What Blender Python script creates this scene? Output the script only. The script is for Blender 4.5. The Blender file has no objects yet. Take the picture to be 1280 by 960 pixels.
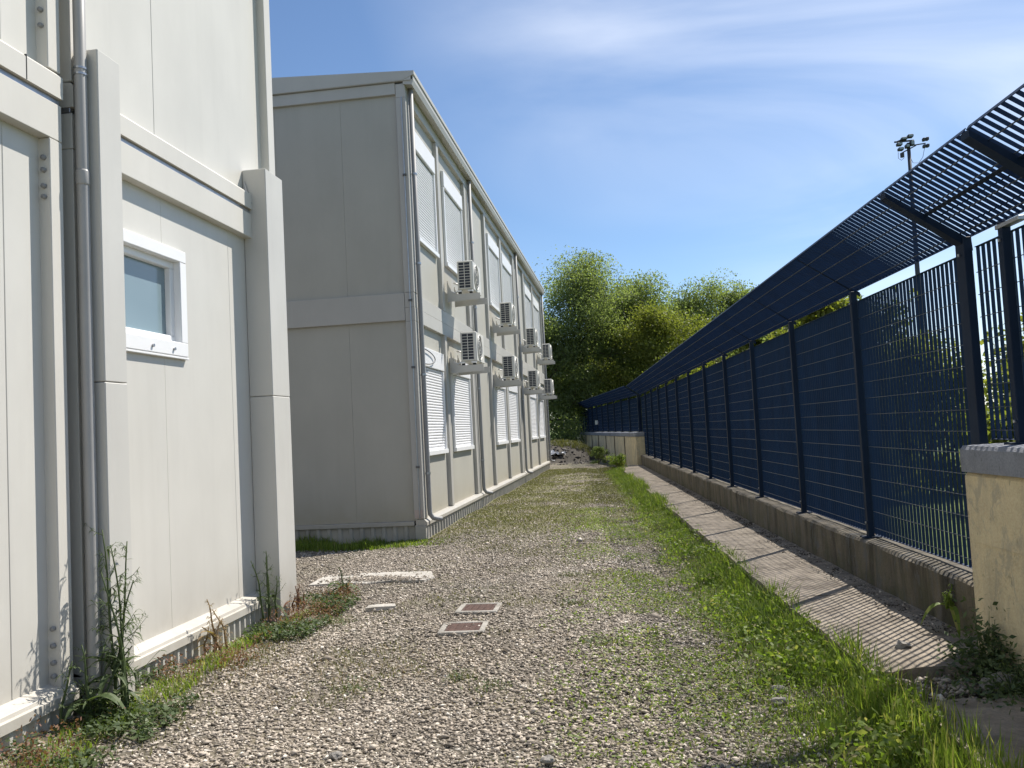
import bpy, math, random
import numpy as np
from mathutils import Vector, Matrix

random.seed(7)
RNG = np.random.default_rng(11)
S = bpy.context.scene
COL = S.collection

# ------------------------------------------------------------------ camera
CAM_H = 1.45
YAW, PITCH, ROLL = 0.13101, 0.05573, -0.05154
cy_, sy_ = math.cos(YAW), math.sin(YAW)
cp_, sp_ = math.cos(PITCH), math.sin(PITCH)
fwd = Vector((-sy_ * cp_, cy_ * cp_, sp_))
rt = Vector((cy_, sy_, 0))
up = rt.cross(fwd)
cr_, sr_ = math.cos(ROLL), math.sin(ROLL)
rt2 = rt * cr_ + up * sr_
up2 = up * cr_ - rt * sr_
cam_d = bpy.data.cameras.new('camera')
cam = bpy.data.objects.new('camera', cam_d)
COL.objects.link(cam)
m = Matrix((rt2, up2, -fwd)).transposed().to_4x4()
m.translation = (0, 0, CAM_H)
cam.matrix_world = m
cam_d.sensor_fit = 'HORIZONTAL'
cam_d.sensor_width = 36.0
cam_d.lens = 36.0 * 1050 / 1280
cam_d.clip_start = 0.05
cam_d.clip_end = 3000
S.camera = cam

# ------------------------------------------------------------------ light
OFF, OFF2 = 5.2, 6.6
SUN_AZ, SUN_EL = math.radians(41), math.radians(52)      # azimuth measured from +Y towards +X
w = bpy.data.worlds.new('World')
S.world = w
w.use_nodes = True
nt = w.node_tree
nt.nodes.clear()
N = nt.nodes.new
out = N('ShaderNodeOutputWorld')
bg = N('ShaderNodeBackground')
bg.inputs['Strength'].default_value = 0.095
sky = N('ShaderNodeTexSky')
sky.sky_type = 'NISHITA'
sky.sun_disc = False
sky.sun_elevation = SUN_EL
sky.sun_rotation = SUN_AZ
sky.altitude = 200
sky.air_density = 0.95
sky.dust_density = 0.0
sky.ozone_density = 4.0
tc = N('ShaderNodeTexCoord')
mp = N('ShaderNodeMapping')
mp.inputs['Rotation'].default_value = (0.25, 0.15, 0.5)
mp.inputs['Scale'].default_value = (1.0, 1.5, 3.6)
mp.inputs['Location'].default_value = (OFF, 0.3, 0.0)
mp2 = N('ShaderNodeMapping')
mp2.inputs['Location'].default_value = (0.0, OFF2, 0.0)
n1 = N('ShaderNodeTexNoise')
n1.inputs['Scale'].default_value = 1.3
n1.inputs['Detail'].default_value = 9
n1.inputs['Roughness'].default_value = 0.5
n1.inputs['Distortion'].default_value = 0.7
n2 = N('ShaderNodeTexNoise')
n2.inputs['Scale'].default_value = 1.1
n2.inputs['Detail'].default_value = 2
rp = N('ShaderNodeValToRGB')
rp.color_ramp.elements[0].position = 0.38
rp.color_ramp.elements[1].position = 0.76
mul = N('ShaderNodeMath'); mul.operation = 'MULTIPLY'
mul2 = N('ShaderNodeMath'); mul2.operation = 'MULTIPLY'; mul2.inputs[1].default_value = 0.68
rp2 = N('ShaderNodeValToRGB')
rp2.color_ramp.elements[0].position = 0.40
rp2.color_ramp.elements[1].position = 0.62
mix = N('ShaderNodeMix'); mix.data_type = 'RGBA'
mix.inputs['B'].default_value = (9.5, 9.8, 10.4, 1)
L = nt.links.new
L(tc.outputs['Generated'], mp.inputs['Vector'])
L(mp.outputs['Vector'], n1.inputs['Vector'])
L(tc.outputs['Generated'], mp2.inputs['Vector'])
L(mp2.outputs['Vector'], n2.inputs['Vector'])
L(n1.outputs['Fac'], rp.inputs['Fac'])
L(n2.outputs['Fac'], rp2.inputs['Fac'])
L(rp.outputs['Color'], mul.inputs[0])
L(rp2.outputs['Color'], mul.inputs[1])
L(mul.outputs[0], mul2.inputs[0])
L(mul2.outputs[0], mix.inputs['Factor'])
L(sky.outputs[0], mix.inputs['A'])
L(mix.outputs['Result'], bg.inputs['Color'])
L(bg.outputs[0], out.inputs[0])

sd = bpy.data.lights.new('sun', 'SUN')
sd.energy = 5.0
sd.angle = math.radians(0.55)
sd.color = (1.0, 0.945, 0.86)
sun = bpy.data.objects.new('sun', sd)
COL.objects.link(sun)
SV = Vector((math.sin(SUN_AZ) * math.cos(SUN_EL), math.cos(SUN_AZ) * math.cos(SUN_EL), math.sin(SUN_EL)))
sun.rotation_euler = SV.to_track_quat('Z', 'Y').to_euler()
sun.location = SV * 40

S.view_settings.view_transform = 'Standard'
S.view_settings.look = 'None'
S.view_settings.exposure = 0.55
S.view_settings.gamma = 1.0
S.view_settings.use_curve_mapping = False
S.render.engine = 'CYCLES'
S.cycles.max_bounces = 8
S.cycles.diffuse_bounces = 5
S.cycles.transmission_bounces = 6
S.cycles.transparent_max_bounces = 8
S.cycles.use_denoising = True

# ------------------------------------------------------------------ helpers
class MB:
    """collects shapes; build() links them as one mesh object"""
    def __init__(self):
        self.v, self.f = [], []
    def add(self, vs, fs):
        o = len(self.v)
        self.v.extend([tuple(p) for p in vs])
        self.f.extend([tuple(i + o for i in f) for f in fs])
        return self
    def box(self, x0, x1, y0, y1, z0, z1):
        vs = [(x, y, z) for z in (z0, z1) for y in (y0, y1) for x in (x0, x1)]
        return self.add(vs, [(0, 2, 3, 1), (4, 5, 7, 6), (0, 1, 5, 4), (2, 6, 7, 3), (0, 4, 6, 2), (1, 3, 7, 5)])
    def cbox(self, x0, x1, y0, y1, z0, z1, c=0.004):
        """box with chamfered edges"""
        a = ((x0, x1), (y0, y1), (z0, z1))
        vs, idx = [], {}
        for sx in (0, 1):
            for sy in (0, 1):
                for sz in (0, 1):
                    s = (sx, sy, sz)
                    for ax in range(3):
                        p = [0, 0, 0]
                        for k in range(3):
                            q = a[k][s[k]]
                            p[k] = q if k == ax else q + (c if s[k] == 0 else -c)
                        idx[(s, ax)] = len(vs)
                        vs.append(p)
        fs = []
        for ax in range(3):
            o1, o2 = [k for k in range(3) if k != ax]
            for sd_ in (0, 1):
                ring = []
                for (i, j) in ((0, 0), (1, 0), (1, 1), (0, 1)):
                    s = [0, 0, 0]; s[ax] = sd_; s[o1] = i; s[o2] = j
                    ring.append(idx[(tuple(s), ax)])
                flip = (sd_ == 1) == (ax == 1)
                fs.append(tuple(reversed(ring)) if flip else tuple(ring))
                if sd_ == 0:
                    fs[-1] = tuple(reversed(fs[-1])) if False else fs[-1]
        for ax in range(3):                                     # edges along ax
            o1, o2 = [k for k in range(3) if k != ax]
            for i in (0, 1):
                for j in (0, 1):
                    s0 = [0, 0, 0]; s0[o1] = i; s0[o2] = j
                    s1 = list(s0); s1[ax] = 1
                    s0, s1 = tuple(s0), tuple(s1)
                    fs.append((idx[(s0, o1)], idx[(s0, o2)], idx[(s1, o2)], idx[(s1, o1)]))
        for sx in (0, 1):
            for sy in (0, 1):
                for sz in (0, 1):
                    s = (sx, sy, sz)
                    fs.append((idx[(s, 0)], idx[(s, 1)], idx[(s, 2)]))
        # orient outward
        c0 = Vector(((x0 + x1) / 2, (y0 + y1) / 2, (z0 + z1) / 2))
        out_f = []
        for f in fs:
            p = [Vector(vs[i]) for i in f]
            nrm = (p[1] - p[0]).cross(p[2] - p[0])
            cen = sum(p, Vector()) / len(p)
            out_f.append(f if nrm.dot(cen - c0) > 0 else tuple(reversed(f)))
        return self.add(vs, out_f)
    def prism(self, prof, axis, a0, a1):
        """profile (list of 2D points) extruded along axis 0/1/2 from a0 to a1"""
        n = len(prof)
        def p3(q, a):
            r = list(q); r.insert(axis, a); return tuple(r)
        vs = [p3(q, a0) for q in prof] + [p3(q, a1) for q in prof]
        fs = [tuple(range(n)), tuple(range(2 * n - 1, n - 1, -1))]
        for i in range(n):
            j = (i + 1) % n
            fs.append((j, i, i + n, j + n))
        return self.add(vs, fs)
    def tube(self, pts, r, n=8, cap=True):
        pts = [Vector(p) for p in pts]
        rs = r if isinstance(r, (list, tuple)) else [r] * len(pts)
        rings = []
        ref = None
        for i, p in enumerate(pts):
            if i == 0: d = pts[1] - p
            elif i == len(pts) - 1: d = p - pts[i - 1]
            else: d = pts[i + 1] - pts[i - 1]
            d.normalize()
            if ref is None:
                ref = Vector((0, 0, 1)) if abs(d.z) < 0.9 else Vector((1, 0, 0))
            u = d.cross(ref).normalized()
            ref = u.cross(d).normalized()
            rings.append([p + (u * math.cos(2 * math.pi * k / n) + ref * math.sin(2 * math.pi * k / n)) * rs[i] for k in range(n)])
        vs = [q for rg in rings for q in rg]
        fs = []
        for i in range(len(pts) - 1):
            for k in range(n):
                k2 = (k + 1) % n
                fs.append((i * n + k, i * n + k2, (i + 1) * n + k2, (i + 1) * n + k))
        if cap:
            fs.append(tuple(reversed(range(n))))
            fs.append(tuple(range((len(pts) - 1) * n, len(pts) * n)))
        return self.add(vs, fs)
    def cyl(self, p0, p1, r, n=10):
        return self.tube([p0, p1], r, n)
    def mesh(self, name, smooth=False):
        me = bpy.data.meshes.new(name)
        me.from_pydata(self.v, [], self.f)
        if smooth:
            me.shade_smooth()
        me.update()
        return me
    def build(self, name, mat, parent=None, smooth=False, origin=None, **kw):
        if origin is not None:
            ox, oy, oz = origin
            self.v = [(a - ox, b - oy, c - oz) for a, b, c in self.v]
        return link(name, self.mesh(name, smooth), mat, parent, **kw)

def link(name, me, mat, parent=None, loc=None, label=None, cat=None, group=None, kind=None):
    if mat is not None and len(me.materials) == 0:
        me.materials.append(mat)
    o = bpy.data.objects.new(name, me)
    COL.objects.link(o)
    if parent is not None: o.parent = parent
    if loc is not None: o.location = loc
    if label: o['label'] = label
    if cat: o['category'] = cat
    if group: o['group'] = group
    if kind: o['kind'] = kind
    return o

def thing(name, label, cat, loc=(0, 0, 0), rz=0.0, group=None):
    o = bpy.data.objects.new(name, None)
    COL.objects.link(o)
    o.empty_display_size = 0.2
    o.location = loc
    o.rotation_euler = (0, 0, rz)
    o['label'] = label
    o['category'] = cat
    if group: o['group'] = group
    return o

def copy_tree(o, parent=None):
    c = o.copy()
    COL.objects.link(c)
    c.parent = parent
    for ch in o.children:
        copy_tree(ch, c)
    return c

def np_mesh(name, verts, faces_idx, nper, attr=None, smooth=False):
    """verts (V,3); faces_idx (F,nper)"""
    me = bpy.data.meshes.new(name)
    V, F = len(verts), len(faces_idx)
    me.vertices.add(V)
    me.vertices.foreach_set('co', np.ascontiguousarray(verts, np.float32).ravel())
    me.loops.add(F * nper)
    me.loops.foreach_set('vertex_index', np.ascontiguousarray(faces_idx, np.int32).ravel())
    me.polygons.add(F)
    me.polygons.foreach_set('loop_start', np.arange(0, F * nper, nper, dtype=np.int32))
    me.polygons.foreach_set('loop_total', np.full(F, nper, np.int32))
    if smooth:
        me.polygons.foreach_set('use_smooth', np.ones(F, bool))
    me.update(calc_edges=True)
    if attr is not None:
        a = me.attributes.new('rnd', 'FLOAT', 'FACE')
        a.data.foreach_set('value', np.ascontiguousarray(attr, np.float32))
    return me

# ------------------------------------------------------------------ materials
class Mat:
    def __init__(self, name):
        self.m = bpy.data.materials.new(name)
        self.m.use_nodes = True
        self.t = self.m.node_tree
        self.b = self.t.nodes['Principled BSDF']
        self.o = self.t.nodes['Material Output']
    def n(self, k, **kw):
        nd = self.t.nodes.new(k)
        for a, v in kw.items():
            if hasattr(nd, a): setattr(nd, a, v)
        return nd
    def l(self, a, b): self.t.links.new(a, b)
    def noise(self, scale, detail=4, rough=0.55, vec=None, dist=0.0):
        nd = self.n('ShaderNodeTexNoise')
        nd.inputs['Scale'].default_value = scale
        nd.inputs['Detail'].default_value = detail
        nd.inputs['Roughness'].default_value = rough
        nd.inputs['Distortion'].default_value = dist
        if vec is not None: self.l(vec, nd.inputs['Vector'])
        return nd.outputs['Fac']
    def coords(self, scale=(1, 1, 1)):
        g = self.n('ShaderNodeNewGeometry')
        mpp = self.n('ShaderNodeMapping')
        mpp.inputs['Scale'].default_value = scale
        self.l(g.outputs['Position'], mpp.inputs['Vector'])
        return mpp.outputs['Vector']
    def ramp(self, fac, stops, interp='LINEAR'):
        nd = self.n('ShaderNodeValToRGB')
        cr = nd.color_ramp
        cr.interpolation = interp
        while len(cr.elements) < len(stops): cr.elements.new(0.5)
        for e, (p, c) in zip(cr.elements, stops):
            e.position = p
            e.color = (*c, 1) if len(c) == 3 else c
        self.l(fac, nd.inputs['Fac'])
        return nd.outputs['Color']
    def mixc(self, fac, a, b, mode='MIX'):
        nd = self.n('ShaderNodeMix', data_type='RGBA', blend_type=mode)
        for s, v in (('Factor', fac), ('A', a), ('B', b)):
            if isinstance(v, (int, float)): nd.inputs[s].default_value = v
            elif isinstance(v, tuple): nd.inputs[s].default_value = (*v, 1) if len(v) == 3 else v
            else: self.l(v, nd.inputs[s])
        return nd.outputs['Result']
    def math(self, op, a, b=None, clamp=False):
        nd = self.n('ShaderNodeMath', operation=op, use_clamp=clamp)
        for i, v in enumerate((a, b)):
            if v is None: continue
            if isinstance(v, (int, float)): nd.inputs[i].default_value = v
            else: self.l(v, nd.inputs[i])
        return nd.outputs[0]
    def bump(self, h, strength=0.3, dist=0.01):
        nd = self.n('ShaderNodeBump')
        nd.inputs['Strength'].default_value = strength
        nd.inputs['Distance'].default_value = dist
        self.l(h, nd.inputs['Height'])
        self.l(nd.outputs['Normal'], self.b.inputs['Normal'])
    def set(self, color=None, rough=None, metal=None, spec=None):
        if color is not None:
            if isinstance(color, tuple): self.b.inputs['Base Color'].default_value = (*color, 1)
            else: self.l(color, self.b.inputs['Base Color'])
        if rough is not None:
            if isinstance(rough, (int, float)): self.b.inputs['Roughness'].default_value = rough
            else: self.l(rough, self.b.inputs['Roughness'])
        if metal is not None: self.b.inputs['Metallic'].default_value = metal
        if spec is not None: self.b.inputs['Specular IOR Level'].default_value = spec
        return self
    def sep(self):
        g = self.n('ShaderNodeNewGeometry')
        s = self.n('ShaderNodeSeparateXYZ')
        self.l(g.outputs['Position'], s.inputs[0])
        return s.outputs

def painted(name, base, rough=0.42, var=0.06, dirt=(0.30, 0.26, 0.20), dirt_amt=0.35, dirt_h=0.5, z0=0.2, streak=0.035):
    M = Mat(name)
    a = M.noise(1.3, 5, 0.6, M.coords((1, 1, 0.6)))
    lo = tuple(c * (1 - var) for c in base)
    hi = tuple(min(1, c * (1 + var)) for c in base)
    c = M.ramp(a, [(0.3, lo), (0.7, hi)])
    st = M.noise(7, 6, 0.65, M.coords((1, 1, 0.05)))            # run-off streaks
    stm = M.ramp(st, [(0.52, (0, 0, 0)), (0.78, (1, 1, 1))])
    c = M.mixc(M.math('MULTIPLY', stm, streak), c, tuple(x * 0.55 for x in dirt))
    z = M.sep()[2]                                              # splash dirt just above the rail
    g = M.math('SUBTRACT', 1.0, M.math('DIVIDE', M.math('SUBTRACT', z, z0), dirt_h), clamp=True)
    sp = M.noise(6, 6, 0.7, M.coords((1, 1, 0.7)))
    g = M.math('MULTIPLY', M.math('MULTIPLY', g, g), M.math('MULTIPLY', sp, dirt_amt * 2), clamp=True)
    c = M.mixc(g, c, dirt)
    M.set(c, rough)
    M.bump(M.noise(0.9, 2, 0.5, M.coords()), 0.12, 0.02)
    return M.m

MAT = {}
MAT['panel'] = painted('panel_paint', (0.59, 0.572, 0.525), streak=0.06)
MAT['frame'] = painted('frame_paint', (0.605, 0.58, 0.525), 0.4, streak=0.06)
MAT['column'] = painted('column_paint', (0.545, 0.53, 0.49), 0.45, streak=0.06)
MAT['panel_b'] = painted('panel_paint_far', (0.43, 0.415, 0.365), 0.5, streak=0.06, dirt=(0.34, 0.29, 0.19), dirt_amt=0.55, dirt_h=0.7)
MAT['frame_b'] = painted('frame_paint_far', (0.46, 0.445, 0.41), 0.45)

def simple(name, base, rough=0.5, metal=0.0, var=0.15, scale=6, bump=0.0, spec=None, bscale=40):
    M = Mat(name)
    a = M.noise(scale, 5, 0.6, M.coords())
    M.set(M.ramp(a, [(0.25, tuple(c * (1 - var) for c in base)), (0.75, tuple(min(1, c * (1 + var)) for c in base))]), rough, metal, spec)
    if bump: M.bump(M.noise(bscale, 5, 0.6, M.coords()), bump, 0.01)
    return M.m

MAT['pipe'] = simple('pipe_grey_metal', (0.36, 0.35, 0.335), 0.38, 0.0, 0.08, 3)
MAT['pipe_b'] = simple('pipe_grey_plastic', (0.27, 0.27, 0.27), 0.6, 0.0, 0.08, 3)
MAT['dark'] = simple('joint_gasket', (0.03, 0.03, 0.03), 0.8)
MAT['galv'] = simple('galvanised_steel', (0.42, 0.43, 0.45), 0.35, 0.85, 0.15, 12)
MAT['white'] = simple('white_pvc', (0.80, 0.80, 0.80), 0.32, 0, 0.03, 3)
MAT['shutter'] = simple('shutter_white', (0.76, 0.76, 0.77), 0.4, 0, 0.04, 2)
MAT['ac'] = simple('ac_cream_steel', (0.62, 0.60, 0.55), 0.45, 0, 0.06, 3)
MAT['acdark'] = simple('ac_dark_coil', (0.035, 0.04, 0.055), 0.5, 0.2, 0.3, 60)
MAT['bracket'] = simple('bracket_paint', (0.52, 0.50, 0.46), 0.45, 0, 0.08, 4)
MAT['cable'] = simple('cable_grey', (0.12, 0.12, 0.12), 0.6)
MAT['rubber'] = simple('rubber', (0.02, 0.02, 0.02), 0.85)
MAT['skirt'] = simple('skirting_sheet', (0.50, 0.48, 0.43), 0.5, 0, 0.12, 3)
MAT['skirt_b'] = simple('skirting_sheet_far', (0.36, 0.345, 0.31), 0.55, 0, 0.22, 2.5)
MAT['mast'] = simple('mast_steel', (0.045, 0.05, 0.065), 0.7, 0.1, 0.1, 3)
MAT['bark'] = simple('bark', (0.085, 0.065, 0.045), 0.9, 0, 0.35, 5, 0.5, bscale=12)
MAT['rust'] = simple('rusty_iron', (0.075, 0.040, 0.030), 0.9, 0.0, 0.45, 22, 0.5, bscale=120)
MAT['plastic_bag'] = simple('dusty_plastic', (0.62, 0.63, 0.65), 0.5, 0, 0.1, 6)
MAT['wire'] = simple('green_wire', (0.03, 0.08, 0.05), 0.5)
MAT['yellow'] = simple('yellow_petals', (0.80, 0.55, 0.02), 0.6)

M = Mat('blue_fence_paint')
a = M.noise(5, 5, 0.65, M.coords((1, 1, 0.3)))
c = M.ramp(a, [(0.3, (0.003, 0.017, 0.052)), (0.72, (0.006, 0.029, 0.085))])
sp = M.ramp(M.noise(60, 3, 0.6, M.coords()), [(0.66, (0, 0, 0)), (0.74, (1, 1, 1))])
M.set(M.mixc(M.math('MULTIPLY', sp, 0.25), c, (0.09, 0.10, 0.11)), 0.55, 0, 0.3)
MAT['fence'] = M.m
M = Mat('shaded_post_paint')  # same fence paint darkened: shade on the posts put into the colour
a = M.noise(8, 5, 0.65, M.coords((1, 1, 0.3)))
M.set(M.ramp(a, [(0.3, (0.0025, 0.010, 0.028)), (0.72, (0.005, 0.018, 0.045))]), 0.6, 0, 0.25)
MAT['fpost'] = M.m
M = Mat('lit_blue_rod')  # paler than the bars: light caught by the rods, put into the colour
a = M.noise(30, 4, 0.6, M.coords())
M.set(M.ramp(a, [(0.35, (0.015, 0.032, 0.065)), (0.7, (0.07, 0.085, 0.10))]), 0.45, 0.0, 0.5)
MAT['rod'] = M.m

M = Mat('window_glass')
a = M.noise(0.8, 3, 0.5, M.coords((1, 1, 1)))
M.set(M.ramp(a, [(0.3, (0.17, 0.24, 0.27)), (0.7, (0.23, 0.30, 0.33))]), 0.12, 0, 0.8)
MAT['glass'] = M.m

def concrete(name, base, stain=(0.07, 0.06, 0.045), amt=0.5, streak=True, rough=0.9, moss=0.0, blotch=0.0):
    M = Mat(name)
    v = M.coords()
    a = M.noise(3, 8, 0.7, v)
    c = M.ramp(a, [(0.25, tuple(x * 0.72 for x in base)), (0.5, base), (0.75, tuple(min(1, x * 1.22) for x in base))])
    sp = M.noise(90, 3, 0.6, v)
    c = M.mixc(0.35, c, M.ramp(sp, [(0.3, (0.25, 0.25, 0.25)), (0.7, (0.75, 0.75, 0.75))]), 'OVERLAY')
    s = M.noise(4.5, 6, 0.65, M.coords((1, 1, 0.16)) if streak else v, 0.4)
    c = M.mixc(M.math('MULTIPLY', M.ramp(s, [(0.44, (0, 0, 0)), (0.64, (1, 1, 1))]), amt), c, stain)
    pit = M.ramp(M.noise(22, 4, 0.7, M.coords((1, 1, 0.7))), [(0.62, (0, 0, 0)), (0.69, (1, 1, 1))])
    c = M.mixc(M.math('MULTIPLY', pit, 0.55), c, tuple(x * 0.35 for x in base))
    if blotch:
        bl = M.ramp(M.noise(7, 7, 0.75, M.coords((1, 1, 0.45)), 1.2), [(0.53, (0, 0, 0)), (0.60, (1, 1, 1))])
        c = M.mixc(M.math('MULTIPLY', bl, blotch), c, tuple(0.55 * x + 0.10 for x in stain))
    if moss:
        z = M.sep()[2]
        g = M.math('SUBTRACT', 1.0, M.math('DIVIDE', z, 0.45), clamp=True)
        g = M.math('MULTIPLY', g, M.ramp(M.noise(5, 5, 0.7, v), [(0.42, (0, 0, 0)), (0.62, (1, 1, 1))]))
        c = M.mixc(M.math('MULTIPLY', g, moss), c, (0.07, 0.075, 0.03))
    M.set(c, rough)
    M.bump(M.noise(26, 9, 0.75, v), 0.7, 0.016)
    return M.m
MAT['plinth'] = concrete('weathered_plinth', (0.15, 0.125, 0.088), (0.022, 0.018, 0.011), 0.95, moss=0.9, blotch=0.75)
MAT['pave'] = concrete('old_pavement', (0.315, 0.265, 0.205), (0.11, 0.088, 0.064), 0.75, streak=False, blotch=0.35)
MAT['beige'] = concrete('beige_wall_paint', (0.67, 0.555, 0.35), (0.42, 0.365, 0.27), 0.5, blotch=0.5)
MAT['coping'] = concrete('grey_coping', (0.24, 0.25, 0.28), (0.08, 0.08, 0.08), 0.3)
MAT['slab'] = concrete('pale_concrete_slab', (0.50, 0.47, 0.42), (0.25, 0.22, 0.18), 0.4, streak=False)

MAT['rockstone'] = concrete('grey_rock', (0.27, 0.25, 0.225), (0.12, 0.11, 0.10), 0.5, streak=False)
MAT['soil'] = simple('dark_soil', (0.055, 0.043, 0.030), 0.95, 0, 0.5, 14)
MAT['oldframe'] = concrete('drain_frame_concrete', (0.37, 0.345, 0.305), (0.16, 0.14, 0.11), 0.6, streak=False, blotch=0.4)
MAT['rubble'] = simple('dark_rubble', (0.13, 0.115, 0.10), 0.9, 0, 0.5, 9)
# gravel stones: each stone has its own value in the 'rnd' attribute
M = Mat('crushed_stone')
at = M.n('ShaderNodeAttribute', attribute_name='rnd')
c = M.ramp(at.outputs['Fac'], [(0.0, (0.055, 0.05, 0.044)), (0.14, (0.14, 0.122, 0.102)), (0.36, (0.27, 0.234, 0.192)), (0.56, (0.375, 0.325, 0.266)), (0.74, (0.48, 0.42, 0.35)), (0.90, (0.60, 0.54, 0.46)), (1.0, (0.76, 0.72, 0.65))])
c = M.mixc(0.5, c, M.ramp(M.noise(70, 4, 0.65, M.coords()), [(0.3, (0.3, 0.29, 0.28)), (0.7, (0.7, 0.69, 0.68))]), 'OVERLAY')
M.set(c, 0.85, 0, 0.3)
MAT['stone'] = M.m

# ground sheet: dirt + fine gravel, moss and thatch where the grass grows
M = Mat('ground_gravel_dirt')
v = M.coords()
vo = M.n('ShaderNodeTexVoronoi')
vo.inputs['Scale'].default_value = 34
vo.inputs['Randomness'].default_value = 1.0
M.l(v, vo.inputs['Vector'])
sepc = M.n('ShaderNodeSeparateColor')
M.l(vo.outputs['Color'], sepc.inputs[0])
c = M.ramp(sepc.outputs[0], [(0.0, (0.08, 0.074, 0.066)), (0.3, (0.20, 0.183, 0.158)), (0.6, (0.32, 0.29, 0.25)), (0.88, (0.45, 0.41, 0.36)), (1.0, (0.60, 0.56, 0.51))])
c = M.mixc(M.ramp(vo.outputs['Distance'], [(0.2, (0, 0, 0)), (0.65, (1, 1, 1))]), c, (0.06, 0.05, 0.042))
dirt = M.ramp(M.noise(2.3, 6, 0.7, v), [(0.3, (0.16, 0.13, 0.10)), (0.7, (0.26, 0.22, 0.17))])
c = M.mixc(M.ramp(M.noise(0.9, 5, 0.65, v), [(0.40, (0, 0, 0)), (0.62, (0.75, 0.75, 0.75))]), c, dirt)
sx, syy, sz = M.sep()[0:3]
fary = M.ramp(M.math('DIVIDE', syy, 40.0), [(0.26, (0, 0, 0)), (0.34, (1, 1, 1)), (0.66, (1, 1, 1)), (0.80, (0.2, 0.2, 0.2))])
gn = M.noise(1.1, 6, 0.68, v)
gmask = M.math('MULTIPLY', M.ramp(gn, [(0.38, (0, 0, 0)), (0.55, (1, 1, 1))]), M.math('ADD', M.math('MULTIPLY', fary, 0.68), 0.16), clamp=True)
gcol = M.ramp(M.noise(9, 5, 0.7, v), [(0.3, (0.085, 0.09, 0.028)), (0.55, (0.15, 0.15, 0.05)), (0.75, (0.22, 0.20, 0.09))])
c = M.mixc(gmask, c, gcol)
# outside the yard (behind fence and buildings) the sheet is meadow
xr = M.ramp(M.math('DIVIDE', M.math('ADD', sx, M.math('MULTIPLY', syy, 0.064)), 10.0), [(0.25, (0, 0, 0)), (0.27, (1, 1, 1))])
yr = M.ramp(M.math('DIVIDE', syy, 100.0), [(0.40, (0, 0, 0)), (0.47, (1, 1, 1))])
mead = M.math('MAXIMUM', xr, yr)
mcol = M.ramp(M.noise(1.6, 6, 0.7, v), [(0.3, (0.055, 0.085, 0.02)), (0.7, (0.13, 0.17, 0.045))])
c = M.mixc(mead, c, mcol)
M.set(c, 0.92, 0, 0.25)
M.bump(M.math('MULTIPLY', vo.outputs['Distance'], -1.0), 0.7, 0.02)
MAT['ground'] = M.m

def leafy(name, stops, trans=0.45, rough=0.55):
    M = Mat(name)
    at = M.n('ShaderNodeAttribute', attribute_name='rnd')
    c = M.ramp(at.outputs['Fac'], stops)
    M.set(c, rough, 0, 0.35)
    tr = M.n('ShaderNodeBsdfTranslucent')
    tcl = M.mixc(1.0, c, (1.2, 1.3, 0.65), 'MULTIPLY')
    M.l(tcl, tr.inputs['Color'])
    mx = M.n('ShaderNodeMixShader')
    mx.inputs[0].default_value = trans
    M.l(M.b.outputs[0], mx.inputs[1])
    M.l(tr.outputs[0], mx.inputs[2])
    M.l(mx.outputs[0], M.o.inputs['Surface'])
    return M.m
MAT['leaf'] = leafy('spring_leaves', [(0, (0.13, 0.165, 0.065)), (0.5, (0.195, 0.235, 0.095)), (1, (0.28, 0.32, 0.15))], 0.6)
MAT['leaf_dark'] = leafy('darker_leaves', [(0, (0.11, 0.145, 0.06)), (0.5, (0.165, 0.205, 0.085)), (1, (0.24, 0.28, 0.12))], 0.58)
MAT['leaf_yellow'] = leafy('yellow_green_leaves', [(0, (0.12, 0.14, 0.03)), (0.5, (0.18, 0.20, 0.04)), (1, (0.25, 0.25, 0.065))], 0.55)
MAT['grass'] = leafy('grass_blades', [(0, (0.085, 0.135, 0.022)), (0.4, (0.165, 0.235, 0.038)), (0.75, (0.25, 0.31, 0.062)), (0.9, (0.34, 0.31, 0.13)), (1, (0.42, 0.36, 0.20))], 0.5)
MAT['moss'] = leafy('short_dry_turf', [(0, (0.075, 0.085, 0.025)), (0.4, (0.13, 0.135, 0.04)), (0.75, (0.20, 0.185, 0.075)), (1, (0.30, 0.25, 0.13))], 0.3)
MAT['redweed'] = leafy('reddish_weed', [(0, (0.12, 0.05, 0.035)), (0.5, (0.20, 0.10, 0.06)), (1, (0.28, 0.18, 0.10))], 0.35)
MAT['weed'] = leafy('weed_leaves', [(0, (0.05, 0.078, 0.032)), (0.5, (0.085, 0.122, 0.048)), (1, (0.14, 0.175, 0.075))], 0.35)
MAT['dryweed'] = leafy('dry_weed', [(0, (0.20, 0.13, 0.07)), (0.5, (0.32, 0.23, 0.13)), (1, (0.42, 0.32, 0.20))], 0.35)

# ------------------------------------------------------------------ frame of the fence
PHI = 0.06393
FN = np.array([math.cos(PHI), math.sin(PHI)])
FD = np.array([-math.sin(PHI), math.cos(PHI)])
def fw(n, s, z=0.0):
    return (n * FN[0] + s * FD[0], n * FN[1] + s * FD[1], z)

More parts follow.
